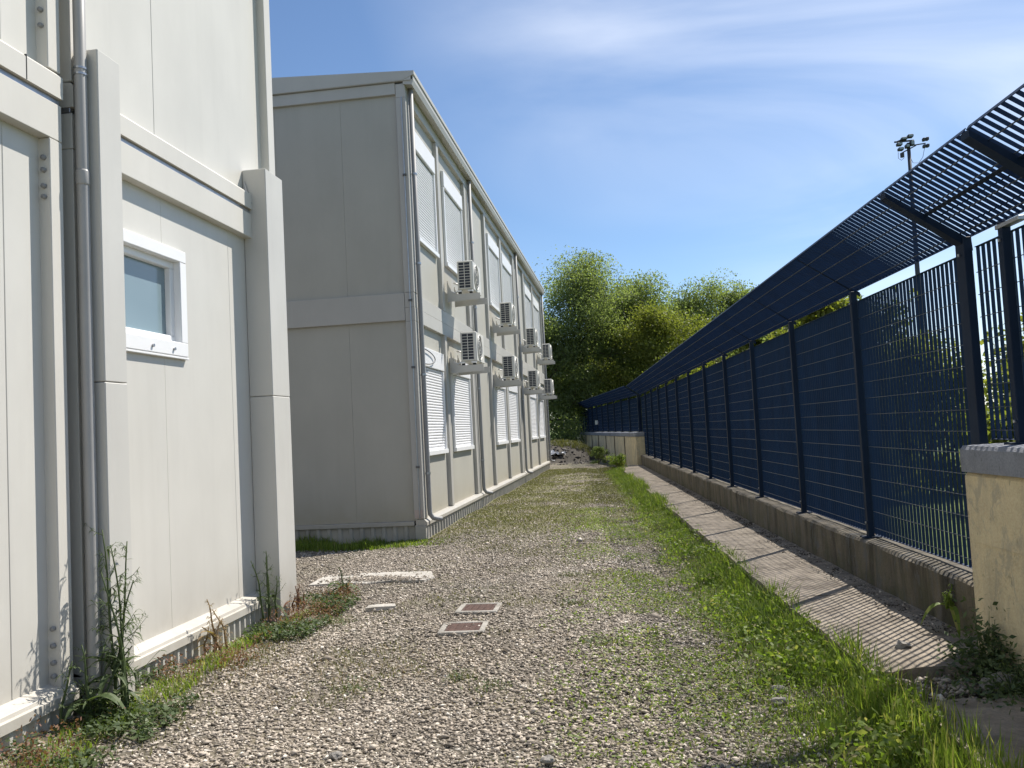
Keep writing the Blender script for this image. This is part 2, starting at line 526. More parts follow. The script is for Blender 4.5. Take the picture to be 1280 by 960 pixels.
# ------------------------------------------------------------------ ground
def ground_z(x, y):
    z = 0.018 * np.sin(x * 1.7 + 0.4 * y) + 0.014 * np.sin(y * 1.3 + 1.1 * x) + 0.012 * np.sin(2.9 * x - 1.9 * y)
    z = z * np.clip((40 - np.abs(y)) / 30, 0, 1)
    # wheel ruts along the lane and a low bank at the near building
    n = x * FN[0] + y * FN[1]
    z = z - 0.025 * np.exp(-((n - 0.75) / 0.22) ** 2) * ((y > 2) & (y < 30))
    z = z + 0.0 * np.exp(-((x + 3.0) / 0.35) ** 2) * ((y > 3) & (y < 7.6))
    return z
def axis(segs):
    o = []
    for a, b, st in segs:
        o.extend(np.arange(a, b, st))
    return np.array(o + [segs[-1][1]])
gx = axis([(-1200, -60, 190), (-60, -12, 8), (-12, -4, 1), (-4, 3, 0.12), (3, 12, 1), (12, 60, 8), (60, 1200, 190)])
gy = axis([(-600, -40, 140), (-40, 0, 5), (0, 14, 0.14), (14, 32, 0.4), (32, 60, 2), (60, 140, 10), (140, 1500, 170)])
GX, GY = np.meshgrid(gx, gy)
vv = np.stack([GX.ravel(), GY.ravel(), ground_z(GX.ravel(), GY.ravel())], 1)
nx, ny = len(gx), len(gy)
ii, jj = np.meshgrid(np.arange(nx - 1), np.arange(ny - 1))
b0 = (jj * nx + ii).ravel()
me = np_mesh('ground', vv, np.stack([b0, b0 + 1, b0 + nx + 1, b0 + nx], 1), 4, smooth=True)
link('ground', me, MAT['ground'], kind='structure')

# ------------------------------------------------------------------ near building (left)
def corrugated(mb, axis_, a0, a1, z0, z1, off, depth=0.028, pitch=0.09):
    """trapezoid sheet along Y (axis_ 'y', facing +x) or along x (facing -y)"""
    pts = []
    a = a0
    while a < a1:
        for (t, d) in ((0, 0), (0.5, 0), (0.62, depth), (0.88, depth)):
            q = a + t * pitch
            if q <= a1: pts.append((q, d))
        a += pitch
    pts.append((a1, 0))
    vs, fs = [], []
    for q, d in pts:
        for z in (z0, z1):
            vs.append((off + d, q, z) if axis_ == 'y' else (q, off - d, z))
    for i in range(len(pts) - 1):
        fs.append((2 * i, 2 * i + 2, 2 * i + 3, 2 * i + 1) if axis_ == 'y' else (2 * i, 2 * i + 2, 2 * i + 3, 2 * i + 1))
    mb.add(vs, fs)

XB, XP, XL, XC = -3.06, -3.13, -3.03, -2.92
O1 = (XB, 7.3, 0)
b1 = thing('modular_building', 'near pale grey two-storey container building on the left, with small white window', 'building', O1)
def P1(name, mb, mat, parent=b1, **kw):
    return mb.build(name, mat, parent, origin=O1, **kw)

# core behind the cladding
P1('wall_core', MB().box(-9.2, XP - 0.075, -2.0, 7.24, 0.14, 6.55), MAT['dark'])
P1('end_wall', MB().cbox(-9.2, XB - 0.02, 7.245, 7.30, 0.14, 6.5), MAT['pipe_b'])  # unseen wall, grey darkened to cut light bounced onto the far building
mods = [(4.39, 7.29), (1.40, 4.30), (-1.9, 1.33)]
for mi, (y0, y1) in enumerate(mods):
    for fl in (0, 1):
        zb = 0.20 if fl == 0 else 3.60
        zt = 3.205 if fl == 0 else 6.30
        for (a, b) in ((y0, y0 + 0.10), (y1 - 0.135 if mi == 0 else y1 - 0.105, y1)):
            P1('post', MB().cbox(XB - 0.16, XB, a, b, zb + 0.002, zt - 0.002), MAT['frame'])
        # top beam
        P1('beam', MB().cbox(XB - 0.16, XB, y0, y1, zt, zt + 0.21), MAT['frame'])
        # bottom beam
        if fl == 0:
            prof = [(XP - 0.05, 0.12), (XL, 0.12), (XL, 0.172), (XL - 0.015, 0.178), (XL - 0.02, 0.198), (XB + 0.004, 0.203), (XP - 0.05, 0.245)]
            mb = MB()
            mb.prism([(x, z) for x, z in prof], 1, y0, y1)
            P1('base_rail', mb, MAT['frame'])
        else:
            P1('beam', MB().prism([(XP - 0.08, 3.45), (XB + 0.012, 3.45), (XB + 0.012, 3.575), (XB - 0.004, 3.592), (XP - 0.08, 3.61)], 1, y0, y1), MAT['frame'])
    P1('flashing', MB().cbox(XB - 0.11, XB - 0.012, y0, y1, 3.418, 3.447, 0.002), MAT['galv'])
    sk = MB()
    corrugated(sk, 'y', y0, y1, -0.08, 0.125, XL - 0.045)
    P1('skirting', sk, MAT['skirt'])

# wall panels (the window opening is cut out of the two panels it spans)
WY0, WY1, WZ0, WZ1 = 4.81, 5.655, 2.15, 2.825
g = 0.0014
def panel1(a, b, z0, z1, hole=False):
    mb = MB()
    x0, x1 = XP - 0.07, XP
    if not hole:
        mb.cbox(x0, x1, a + g, b - g, z0, z1, 0.003)
    else:
        mb.box(x0, x1, a + g, b - g, z0, WZ0)
        mb.box(x0, x1, a + g, b - g, WZ1, z1)
        if a + g < WY0: mb.box(x0, x1, a + g, WY0, WZ0, WZ1)
        if b - g > WY1: mb.box(x0, x1, WY1, b - g, WZ0, WZ1)
    P1('wall_panel', mb, MAT['panel'])
for a, b, h in ((4.48, 5.43, True), (5.43, 6.43, True), (6.43, 7.17, False)):
    panel1(a, b, 0.225, 3.24, h)
for a, b in ((4.48, 5.378), (5.378, 7.17)):
    panel1(a, b, 3.605, 6.32)
for a, b in ((3.92, 4.22), (2.92, 3.92), (1.92, 2.92), (1.45, 1.92), (0.4, 1.24), (-0.6, 0.4), (-1.8, -0.6)):
    panel1(a, b, 0.225, 3.24)
    panel1(a, b, 3.605, 6.32)
# beam butt joint on the upper beam
P1('joint_strip', MB().box(XB, XB + 0.0145, 4.005, 4.009, 3.452, 3.59), MAT['dark'])
# bolts on the side of the corner post
for z in (3.09, 3.02, 2.93, 2.87, 0.52, 0.43, 0.34, 0.27, 3.93, 3.84):
    b = MB(); b.cyl((-3.095, 4.197, z), (-3.095, 4.178, z), 0.014, 8)
    P1('bolt', b, MAT['pipe_b'], smooth=True)  # darker grey: shadow on the post side put into the bolt colour
# column covers: two lengths each with a fine seam
for (y0, y1, xb) in ((4.432, 4.65, -3.045), (6.74, 7.10, -3.128)):
    for z0, z1 in ((-0.05, 1.848), (1.852, 3.80)):
        P1('column_cover', MB().cbox(xb, XC, y0, y1, z0, z1, 0.005), MAT['column'])
P1('angle_clip', MB().prism([(-3.105, 3.50), (-3.045, 3.50), (-3.105, 3.70)], 1, 6.725, 6.735), MAT['galv'])
# downpipe
dp = MB(); dp.tube([(-3.0, 4.39, 6.6), (-3.0, 4.39, 3.0), (-3.0, 4.39, 0.09), (-2.985, 4.39, 0.03), (-2.94, 4.39, 0.0)], 0.034, 20)
dpo = P1('downpipe', dp, MAT['pipe'], smooth=True)
for z, hgt, rr in ((3.66, 0.012, 0.038), (3.625, 0.012, 0.038)):
    c = MB(); c.cyl((-3.0, 4.39, z), (-3.0, 4.39, z + hgt), rr, 20)
    P1('clamp', c, MAT['galv'], dpo)
c = MB(); c.tube([(-3.0, 4.39, 2.98), (-3.0, 4.39, 2.99), (-3.0, 4.39, 3.06), (-3.0, 4.39, 3.07)], [0.035, 0.0375, 0.0375, 0.035], 20)
P1('socket', c, MAT['pipe'], dpo, smooth=True)
# window
fr = MB()
fx0, fx1 = -3.17, -3.098
Y0, Y1, Z0, Z1 = 4.755, 5.70, 2.10, 2.868
t = 0.085
fr.cbox(fx0, fx1, Y0, Y1, Z1 - t, Z1, 0.005); fr.cbox(fx0, fx1, Y0, Y1, Z0, Z0 + t + 0.015, 0.005)
fr.cbox(fx0, fx1 - 0.001, Y0, Y0 + t, Z0 + t + 0.015, Z1 - t, 0.004); fr.cbox(fx0, fx1 - 0.001, Y1 - t, Y1, Z0 + t + 0.015, Z1 - t, 0.004)
win = P1('window', MB().cbox(-3.24, -3.10, Y0 - 0.01, Y1 + 0.012, Z0 - 0.018, Z0 - 0.002, 0.003), MAT['white'])
P1('frame', fr, MAT['white'], win)
sa = MB()
sx0, sx1 = -3.205, -3.15
a0, a1, c0, c1 = Y0 + t - 0.002, Y1 - t + 0.002, Z0 + t + 0.012, Z1 - t + 0.002
st = 0.052
sa.cbox(sx0, sx1, a0, a1, c1 - st, c1, 0.005); sa.cbox(sx0, sx1, a0, a1, c0, c0 + st, 0.005)
sa.cbox(sx0, sx1, a0, a0 + st, c0 + st, c1 - st, 0.004); sa.cbox(sx0, sx1, a1 - st, a1, c0 + st, c1 - st, 0.004)
P1('sash', sa, MAT['white'], win)
P1('pane', MB().box(-3.20, -3.19, a0 + st - 0.005, a1 - st + 0.005, c0 + st - 0.005, c1 - st + 0.005), MAT['glass'], win)
for yy in (5.23, 5.50):
    b = MB(); b.cyl((-3.10, yy, 2.145), (-3.085, yy, 2.145), 0.011, 8)
    P1('screw', b, MAT['galv'], win)
P1('roof', MB().cbox(-9.3, -2.95, -2.1, 7.38, 6.52, 6.66), MAT['frame'])

# ------------------------------------------------------------------ far building (middle)
FX, PX = -2.844, -2.905
YE, YF = 11.50, 31.0
O2 = (FX, YE, 0)
b2 = thing('modular_building', 'long two-storey container building with white shutters and air conditioners', 'building', O2)
def P2(name, mb, mat, parent=b2, **kw):
    return mb.build(name, mat, parent, origin=O2, **kw)
P2('wall_core', MB().box(-13.0, PX - 0.06, YE + 0.14, YF - 0.05, 0.1, 6.45), MAT['dark'])
posts = [(11.50, 11.74), (13.46, 13.62), (15.88, 16.05), (16.09, 16.26), (18.20, 18.38), (20.58, 20.76), (22.98, 23.16), (23.20, 23.38), (25.36, 25.54), (27.84, 28.02), (30.82, 31.0)]
for (a, b) in posts:
    for z0, z1 in ((0.29, 3.068), (3.482, 6.298)):
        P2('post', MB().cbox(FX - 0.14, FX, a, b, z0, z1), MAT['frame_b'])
bays = [(11.74, 13.46), (13.62, 15.88), (16.26, 18.20), (18.38, 20.58), (20.76, 22.98), (23.38, 25.36), (25.54, 27.84), (28.02, 30.82)]
wins = {0: (12.02, 13.36), 1: (14.02, 15.70), 3: (18.78, 20.46), 4: (20.98, 22.78), 6: (25.82, 27.66), 7: (28.28, 30.2)}
segs = [(11.502, 16.07), (16.075, 23.18), (23.185, 31.0)]
for (a, b) in segs:
    P2('beam', MB().cbox(FX - 0.14, FX, a, b, 3.07, 3.268), MAT['frame_b'])
    P2('beam', MB().cbox(FX - 0.14, FX - 0.003, a, b, 3.27, 3.48), MAT['frame_b'])
    P2('beam', MB().cbox(FX - 0.14, FX, a, b, 6.30, 6.50), MAT['frame_b'])
    P2('base_rail', MB().prism([(PX - 0.06, 0.20), (FX + 0.04, 0.20), (FX + 0.04, 0.245), (FX + 0.004, 0.282), (PX - 0.06, 0.288)], 1, a, b), MAT['frame_b'])
    sk = MB(); corrugated(sk, 'y', a, b, -0.06, 0.202, FX - 0.01, 0.025, 0.19)
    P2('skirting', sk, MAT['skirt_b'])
for i, (a, b) in enumerate(bays):
    for z0, z1 in ((0.286, 3.10), (3.47, 6.32)):
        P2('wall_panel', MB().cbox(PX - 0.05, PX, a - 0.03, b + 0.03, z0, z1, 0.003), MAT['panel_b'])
def shutter(a, b, z0, z1):
    xs = PX
    boxh = 0.28
    root = P2('shutter', MB().cbox(xs, xs + 0.05, a, b, z1 - boxh, z1, 0.006), MAT['shutter'])
    fr = MB()
    fr.cbox(xs, xs + 0.042, a, a + 0.06, z0 + 0.07, z1 - boxh - 0.002, 0.004)
    fr.cbox(xs, xs + 0.042, b - 0.06, b, z0 + 0.07, z1 - boxh - 0.002, 0.004)
    fr.cbox(xs, xs + 0.06, a, b, z0, z0 + 0.068, 0.004)
    P2('frame', fr, MAT['white'], root)
    sl = MB()
    z = z0 + 0.07
    pitch = 0.043
    while z + pitch < z1 - boxh + 0.01:
        sl.prism([(xs + 0.002, z), (xs + 0.010, z + 0.002), (xs + 0.018, z + 0.012), (xs + 0.018, z + 0.028), (xs + 0.010, z + 0.038), (xs + 0.002, z + 0.040)], 1, a + 0.06, b - 0.06)
        z += pitch
    P2('slat_curtain', sl, MAT['shutter'], root, kind='stuff')
for i, (a, b) in wins.items():
    shutter(a, b, 1.15, 2.75)
    shutter(a, b, 4.33, 6.00)
# roof edge
gt = MB()
gt.prism([(FX - 0.02, 6.48), (FX + 0.11, 6.46), (FX + 0.135, 6.53), (FX + 0.135, 6.60), (FX + 0.125, 6.60), (FX + 0.118, 6.54), (FX - 0.02, 6.53)], 1, YE - 0.02, YF + 0.1)
P2('gutter', gt, MAT['frame_b'])
rf = MB()
rf.prism([(FX + 0.15, 6.60), (FX + 0.15, 6.655), (-8.0, 6.95), (-13.2, 6.70), (-13.2, 6.5), (FX - 0.02, 6.535)], 1, YE - 0.04, YF + 0.12)
P2('roof', rf, MAT['frame_b'])
# end wall facing the camera
EX = [-2.93, -3.83, -4.83, -5.83, -6.83, -7.83, -8.83, -9.83, -10.83, -11.83, -12.9]
for k in range(len(EX) - 1):
    for z0, z1 in ((0.262, 3.10), (3.47, 6.37)):
        P2('wall_panel', MB().cbox(EX[k + 1] + 0.0008, EX[k] - 0.0008, YE + 0.05, YE + 0.10, z0, z1, 0.0012), MAT['panel_b'])
for z0, z1 in ((3.085, 3.478), (6.352, 6.52)):
    P2('beam', MB().cbox(-13.0, FX - 0.145, YE, YE + 0.12, z0, z1), MAT['frame_b'])
P2('fascia', MB().prism([(FX + 0.10, 6.525), (FX + 0.10, 6.648), (-8.0, 6.93), (-13.0, 6.7), (-13.0, 6.525)], 1, YE - 0.035, YE + 0.02), MAT['frame_b'])
P2('base_rail', MB().cbox(-13.0, FX - 0.145, YE + 0.005, YE + 0.12, 0.20, 0.26), MAT['frame_b'])
sk = MB(); corrugated(sk, 'x', -13.0, FX - 0.02, -0.06, 0.205, YE + 0.05, 0.025, 0.16)
P2('skirting', sk, MAT['skirt_b'])
P2('corner_block', MB().cbox(FX - 0.13, FX + 0.02, YE - 0.008, YE + 0.2, -0.06, 0.198), MAT['skirt_b'])
P2('patch_plate', MB().cbox(-2.975, -2.86, YE - 0.006, YE, 0.30, 0.42, 0.001), simple('patch_plate', (0.46, 0.38, 0.34), 0.5))
# downpipes along the facade
for (yy, first) in ((11.66, True), (16.25, False), (23.42, False), (30.95, False)):
    px = FX + 0.045
    mb = MB()
    mb.tube([(px, yy, 6.50), (px, yy, 3.3), (px, yy, 0.42), (px + 0.004, yy + 0.01, 0.34), (px + 0.04, yy + 0.03, 0.285), (px + 0.11, yy + 0.06, 0.262), (px + 0.16, yy + 0.08, 0.26)], 0.034, 14)
    d = P2('downpipe', mb, MAT['pipe_b'], smooth=True)
    for z in (0.9, 2.3, 3.9, 5.2):
        c = MB(); c.cyl((px, yy, z), (px, yy, z + 0.03), 0.039, 14)
        P2('clamp', c, MAT['galv'], d)
cb = MB(); cb.tube([(FX - 0.055, YE - 0.012, 6.3), (FX - 0.055, YE - 0.012, 0.3)], 0.008, 6)
P2('lightning_rod_cable', cb, MAT['galv'])
for z in (5.15, 3.35, 2.4, 1.0):
    P2('cable_clip', MB().cbox(FX - 0.08, FX - 0.03, YE - 0.026, YE - 0.001, z, z + 0.03, 0.002), MAT['cable'])
lp = MB()
lp.tube([(PX + 0.075, 11.8 + 0.80 * math.sin(q), 2.60 + 0.11 * math.cos(q)) for q in np.linspace(0.1, 3.0, 18)], 0.008, 6)
P2('cable', lp, MAT['cable'])
lp = MB(); lp.tube([(PX + 0.055, 11.9, 5.9), (PX + 0.055, 11.98, 5.8), (PX + 0.055, 11.95, 5.62)], 0.008, 6)
P2('cable', lp, MAT['cable'])

# air conditioners: box on two arms, dark coil grille on the near side, fan on the front
def make_ac():
    a = thing('air_conditioner', 'x', 'air conditioner', (0, 0, 0), 0, 'air conditioners on the long facade')
    W, D, Hh = 0.80, 0.27, 0.50                                 # along y, x, z ; local origin at wall, bracket height
    x0, x1 = 0.185, 0.185 + D
    z0, z1 = 0.105, 0.105 + Hh
    MB().cbox(x0, x1, 0.03, W, z0, z1, 0.012).build('casing', MAT['ac'], a)
    gr = MB().box(x0 + 0.03, x1 - 0.05, 0.022, 0.031, z0 + 0.035, z1 - 0.035).build('side_grille', MAT['acdark'], a)
    bars = MB()
    bars.box((x0 + x1) / 2 - 0.016, (x0 + x1) / 2 - 0.006, 0.010, 0.0215, z0 + 0.035, z1 - 0.035)
    for k in range(1, 9):
        zz = z0 + 0.035 + k * (Hh - 0.07) / 9
        bars.box(x0 + 0.03, x1 - 0.05, 0.013, 0.0212, zz - 0.004, zz + 0.004)
    bars.build('grille_bars', MAT['ac'], gr)
    rim = MB(); rim.box(x0 + 0.015, x0 + 0.03, 0.008, 0.031, z0 + 0.02, z1 - 0.02); rim.box(x1 - 0.05, x1 - 0.02, 0.008, 0.031, z0 + 0.02, z1 - 0.02)
    rim.box(x0 + 0.03, x1 - 0.05, 0.008, 0.031, z1 - 0.035, z1 - 0.02); rim.box(x0 + 0.03, x1 - 0.05, 0.008, 0.031, z0 + 0.02, z0 + 0.035)
    rim.build('grille_frame', MAT['ac'], gr)
    yc, zc = 0.33, (z0 + z1) / 2
    ring = MB(); ring.tube([(x1 + 0.008, yc + 0.21 * math.cos(q), zc + 0.21 * math.sin(q)) for q in np.linspace(0, 2 * math.pi, 25)], 0.009, 6)
    for rr in (0.06, 0.11, 0.16):
        ring.tube([(x1 + 0.008, yc + rr * math.cos(q), zc + rr * math.sin(q)) for q in np.linspace(0, 2 * math.pi, 21)], 0.004, 5)
    for q in np.linspace(0, 2 * math.pi, 9)[:-1]:
        ring.tube([(x1 + 0.010, yc + 0.03 * math.cos(q), zc + 0.03 * math.sin(q)), (x1 + 0.010, yc + 0.21 * math.cos(q), zc + 0.21 * math.sin(q))], 0.004, 5)
    ring.build('fan_guard', MAT['ac'], a)
    fb = MB(); fb.cyl((x1 - 0.002, yc, zc), (x1 + 0.003, yc, zc), 0.2, 28); fb.build('fan_opening', MAT['acdark'], a)
    for yy in (0.03, 0.64):
        br = MB()
        br.prism([(0.0, -0.08), (0.56, -0.06), (0.56, 0.045), (0.16, 0.045), (0.07, 0.10), (0.03, 0.20), (0.0, 0.28)], 1, yy, yy + 0.012)
        br.box(0.0, 0.56, yy + 0.012, yy + 0.05, 0.033, 0.045)
        br.box(0.0, 0.012, yy + 0.0125, yy + 0.06, -0.08, 0.28)
        br.build('bracket', MAT['bracket'], a)
        for xx in (0.21, 0.40):
            MB().cbox(xx - 0.02, xx + 0.03, yy - 0.005, yy + 0.07, 0.046, 0.075, 0.006).build('foot', MAT['rubber'], a)
            MB().cbox(xx - 0.045, xx + 0.04, yy - 0.012, yy + 0.06, 0.076, 0.104, 0.004).build('mount', MAT['white'], a)
    hs = MB(); hs.tube([(0.0, 0.66, 0.35), (0.05, 0.80, 0.34), (0.12, 0.86, 0.30), (0.22, 0.84, 0.26), (0.26, 0.80, 0.25)], 0.018, 6)
    hs.tube([(0.005, 0.10, 0.16), (0.06, 0.05, 0.10), (0.10, 0.06, 0.07), (0.14, 0.10, 0.09), (0.19, 0.16, 0.13)], 0.016, 6)
    hs.build('hose', MAT['white'], a, smooth=True)
    return a
ac0 = make_ac()
first = True
ords = ['nearest of the upper row', 'second nearest of the upper row', 'third nearest of the upper row', 'farthest of the upper row']
for r, zz in ((0, 3.755), (1, 2.545)):
    for k, yy in enumerate((13.80, 18.66, 23.72, 28.45)):
        o = ac0 if first else copy_tree(ac0)
        first = False
        o.location = (FX, yy, zz)
        t_ = ords[k] if r == 0 else ords[k].replace('upper', 'lower')
        o['label'] = 'air conditioner on a wall bracket, ' + t_ + ' on the shuttered facade'

# ------------------------------------------------------------------ fences
PITCH_B, DEP, THK = 0.062, 0.0205, 0.0035
PN = 2.42                                                       # fence plane (front of the flat bars)
ZC0, NC0, ZC1, NC1 = 2.452, 2.405, 2.760, 1.945                 # canopy lower and upper edge
cdir = Vector((NC1 - NC0, 0, ZC1 - ZC0)); CL = cdir.length; cdir.normalize()
cnor = Vector((cdir.z, 0, -cdir.x))                             # normal of the canopy, pointing up/outward
def bar_mesh(h):
    return MB().box(0, DEP, -THK / 2, THK / 2, 0, h).mesh('bar')
def grating(parent, s0, s1, z0, z1, single, n0=PN, name='grating_panel'):
    """pressed grating: flat bars upright, round-looking cross rods; single = bars and rods as parts of their own"""
    nb = int((s1 - s0) / PITCH_B)
    off = ((s1 - s0) - nb * PITCH_B) / 2
    fr = MB()
    fr.box(n0 - 0.002, n0 + DEP + 0.002, s0, s1, z1, z1 + 0.004)
    lo = MB().box(n0 - 0.002, n0 + DEP + 0.002, s0, s1, z0 - 0.004, z0)
    root = None
    nr = max(2, int((z1 - z0) / 0.132))
    zs = [z0 + 0.05 + k * 0.132 for k in range(nr)]
    if single:
        root = fr.build(name, MAT['fence'], parent)
        lo.build('edge_bar', MAT['fence'], root)
        bm_ = bar_mesh(z1 - z0); bm_.materials.append(MAT['fence'])
        for k in range(nb + 1):
            link('bar', bm_, None, root, loc=(n0, s0 + off + k * PITCH_B, z0))
        rm = MB().box(-0.0025, 0.001, 0, s1 - s0, -0.0021, 0.0021).mesh('rod'); rm.materials.append(MAT['rod'])
        for z in zs:
            link('rod', rm, None, root, loc=(n0, s0, z))
    else:
        for k in range(nb + 1):
            s = s0 + off + k * PITCH_B
            fr.box(n0, n0 + DEP, s - THK / 2, s + THK / 2, z0, z1)
        fr.add(lo.v, lo.f)
        root = fr.build(name, MAT['fence'], parent, kind='stuff')
        rd = MB()
        for z in zs:
            rd.box(n0 - 0.0025, n0 + 0.001, s0, s1, z - 0.0021, z + 0.0021)
        rd.build('rods', MAT['rod'], root, kind='stuff')
    return root
def cpt(t, d=0.0):
    p = Vector((NC0, 0, ZC0)) + cdir * t + cnor * d
    return p
def canopy(parent, s0, s1, single, t0=0.0, t1=None, lift=0.0, shift=0.0, name='canopy_panel'):
    t1 = CL if t1 is None else t1
    def slab(mb, ta, tb, da, db, sa, sb):
        p = [cpt(ta, da), cpt(tb, da), cpt(tb, db), cpt(ta, db)]
        mb.prism([(q.x, q.z) for q in p], 1, sa, sb)
    nb = int((s1 - s0) / PITCH_B)
    off = ((s1 - s0) - nb * PITCH_B) / 2 + shift
    fr = MB()
    slab(fr, t1, t1 + 0.004, lift - 0.002, lift + DEP + 0.002, s0, s1)
    lo = MB()
    slab(lo, t0 - 0.004, t0, lift - 0.002, lift + DEP + 0.002, s0, s1)
    if single:
        root = fr.build(name, MAT['fence'], parent)
        lo.build('edge_bar', MAT['fence'], root)
        b = MB(); slab(b, t0, t1, lift, lift + DEP, -THK / 2, THK / 2)
        bm_ = b.mesh('bar'); bm_.materials.append(MAT['fence'])
        for k in range(nb + 1):
            link('bar', bm_, None, root, loc=(0, s0 + off + k * PITCH_B, 0))
        tt = t0 + 0.05
        while tt < t1:
            r_ = MB(); slab(r_, tt - 0.003, tt + 0.003, lift - 0.003, lift + 0.002, s0, s1)
            r_.build('rod', MAT['rod'], root)
            tt += 0.132
    else:
        for k in range(nb + 1):
            s = s0 + off + k * PITCH_B
            slab(fr, t0, t1, lift, lift + DEP, s - THK / 2, s + THK / 2)
        fr.add(lo.v, lo.f)
        root = fr.build(name, MAT['fence'], parent, kind='stuff')
        r_ = MB()
        tt = t0 + 0.05
        while tt < t1:
            slab(r_, tt - 0.003, tt + 0.003, lift - 0.003, lift + 0.002, s0, s1)
            tt += 0.132
        r_.build('rods', MAT['rod'], root, kind='stuff')
    return root
def post(parent, s, zb, wide=0.06, arm=True, zt=2.455):
    mb = MB()
    mb.cbox(PN - 0.055, PN - 0.006, s - wide / 2, s + wide / 2, zb, zt, 0.003)
    o = mb.build('post', MAT['fpost'], parent)
    MB().cbox(PN - 0.10, PN + 0.04, s - wide / 2 - 0.03, s + wide / 2 + 0.03, zb - 0.006, zb + 0.008, 0.002).build('base_plate', MAT['fpost'], o)
    for z in (zb + 0.12, zt - 0.10):
        b = MB(); b.cyl((PN - 0.056, s, z), (PN - 0.066, s, z), 0.010, 6); b.build('bolt', MAT['galv'], o)
    if arm:
        am = MB()
        dd_ = 1.0
        p = [cpt(-0.06, -0.055 * dd_), cpt(CL - 0.02, -0.03 * dd_), cpt(CL, -0.004), cpt(-0.02, -0.004)]
        if wide < 0.08:
            p = [cpt(-0.06, -0.012), cpt(CL - 0.01, 0.002), cpt(CL - 0.01, 0.018), cpt(-0.04, 0.018)]
        am.prism([(q.x, q.z) for q in p], 1, s - (0.04 if wide > 0.08 else 0.003), s + (0.04 if wide > 0.08 else 0.003))
        am.build('arm', MAT['fpost'], o)
    return o

SP = 1.967
S0 = 5.13
NPAN = 12
fence = thing('grating_fence', 'long dark blue steel grating fence standing on the low concrete plinth', 'fence', (0, 0, 0), PHI)
for k in range(NPAN + 1):
    post(fence, S0 + k * SP, 0.436, 0.11 if k == 0 else 0.05)
for k in range(NPAN):
    a, b = S0 + k * SP + 0.02, S0 + (k + 1) * SP - 0.02
    grating(fence, a, b, 0.462, 2.372, k < 3)
    canopy(fence, a - 0.012, b + 0.012, k < 2)

nf = thing('grating_fence', 'short dark blue grating fence on top of the near beige wall at right', 'fence', (0, 0, 0), PHI)
for s, wd in ((4.07, 0.11), (2.10, 0.058), (0.13, 0.058)):
    post(nf, s, 1.243, wd)
post(nf, 4.66, 1.243, 0.045, False, 2.44)
grating(nf, 4.10, 5.06, 1.262, 2.385, True)
grating(nf, 2.14, 4.03, 1.262, 2.385, True)
grating(nf, 0.17, 2.06, 1.262, 2.385, False)
canopy(nf, 4.08, 5.115, True)
canopy(nf, 2.12, 4.05, True)
canopy(nf, 0.15, 2.09, False)
rl = MB()
p = [cpt(0.268, -0.010), cpt(0.292, -0.010), cpt(0.292, -0.006), cpt(0.268, -0.006)]
rl.prism([(q.x, q.z) for q in p], 1, 0.2, 5.1)
rl.build('rail', MAT['fpost'], nf)
_d = DEP; DEP = 0.009
for sa_, sb_ in ((2.2, 3.4), (3.46, 4.04), (4.12, 5.08)):
    canopy(nf, sa_, sb_, False, 0.03, 0.255, 0.024, 0.020, 'doubled_strip')
DEP = _d
MB().cbox(PN - 0.06, PN - 0.01, 4.46, 4.70, 2.405, 2.428, 0.002).build('clip', MAT['galv'], nf)

PHI2 = 0.152
FO = fw(2.36, 28.55)
ff = thing('grating_fence', 'far dark blue grating fence on the beige wall at the lane end', 'fence', (FO[0], FO[1], 0), PHI2)
_pn = PN
PN = 0.0
_c = (NC0, NC1)
def shift_canopy(dn):
    global NC0, NC1
    NC0, NC1 = _c[0] + dn, _c[1] + dn
shift_canopy(-_pn)
NF = 11
for k in range(NF + 1):
    post(ff, 0.15 + k * SP, 1.19, 0.058)
for k in range(NF):
    a, b = 0.15 + k * SP + 0.02, 0.15 + (k + 1) * SP - 0.02
    grating(ff, a, b, 1.21, 2.372, False, PN)
    canopy(ff, a - 0.012, b + 0.012, False)
sg = thing('sign_plate', 'small white plate fixed to the far blue fence', 'sign', (0, 0, 0))
sg.parent = None
c_, s_ = math.cos(PHI2), math.sin(PHI2)
sgp = (FO[0] - 0.035 * c_ - 12.3 * s_, FO[1] - 0.035 * s_ + 12.3 * c_, 1.55)
sg.location = sgp; sg.rotation_euler = (0, 0, PHI2)
MB().cbox(-0.006, 0.006, -0.5, 0.5, 0, 0.20, 0.002).build('plate', MAT['white'], sg)
for yy in (-0.45, 0.45):
    MB().box(0.006, 0.04, yy - 0.01, yy + 0.01, 0.08, 0.10).build('clip', MAT['galv'], sg)
PN = _pn
shift_canopy(0)

# walls under the fences
pl = thing('low_wall', 'low weathered concrete plinth under the long blue fence', 'wall', (0, 0, 0), PHI)
def rough_prism(n0, n1, s0, s1, z0, z1, step=0.25, amp=0.006, seed=3):
    """long block with slightly uneven faces and worn top edges"""
    rg = np.random.default_rng(seed)
    prof = [(n0, z0), (n0, z0 + (z1 - z0) * 0.5), (n0, z1 - 0.02), (n0 + 0.018, z1), ((n0 + n1) / 2, z1 + 0.003), (n1 - 0.018, z1), (n1, z1 - 0.02), (n1, z0)]
    ss = np.arange(s0, s1 + step * 0.5, step)
    vs, fs = [], []
    m_ = len(prof)
    for i, s in enumerate(ss):
        for (a, b) in prof:
            vs.append((a + rg.normal(0, amp), s, b + rg.normal(0, amp * 0.6)))
    for i in range(len(ss) - 1):
        for k in range(m_):
            k2 = (k + 1) % m_
            fs.append((i * m_ + k, i * m_ + k2, (i + 1) * m_ + k2, (i + 1) * m_ + k))
    fs.append(tuple(range(m_))); fs.append(tuple(reversed(range((len(ss) - 1) * m_, len(ss) * m_))))
    return MB().add(vs, fs)
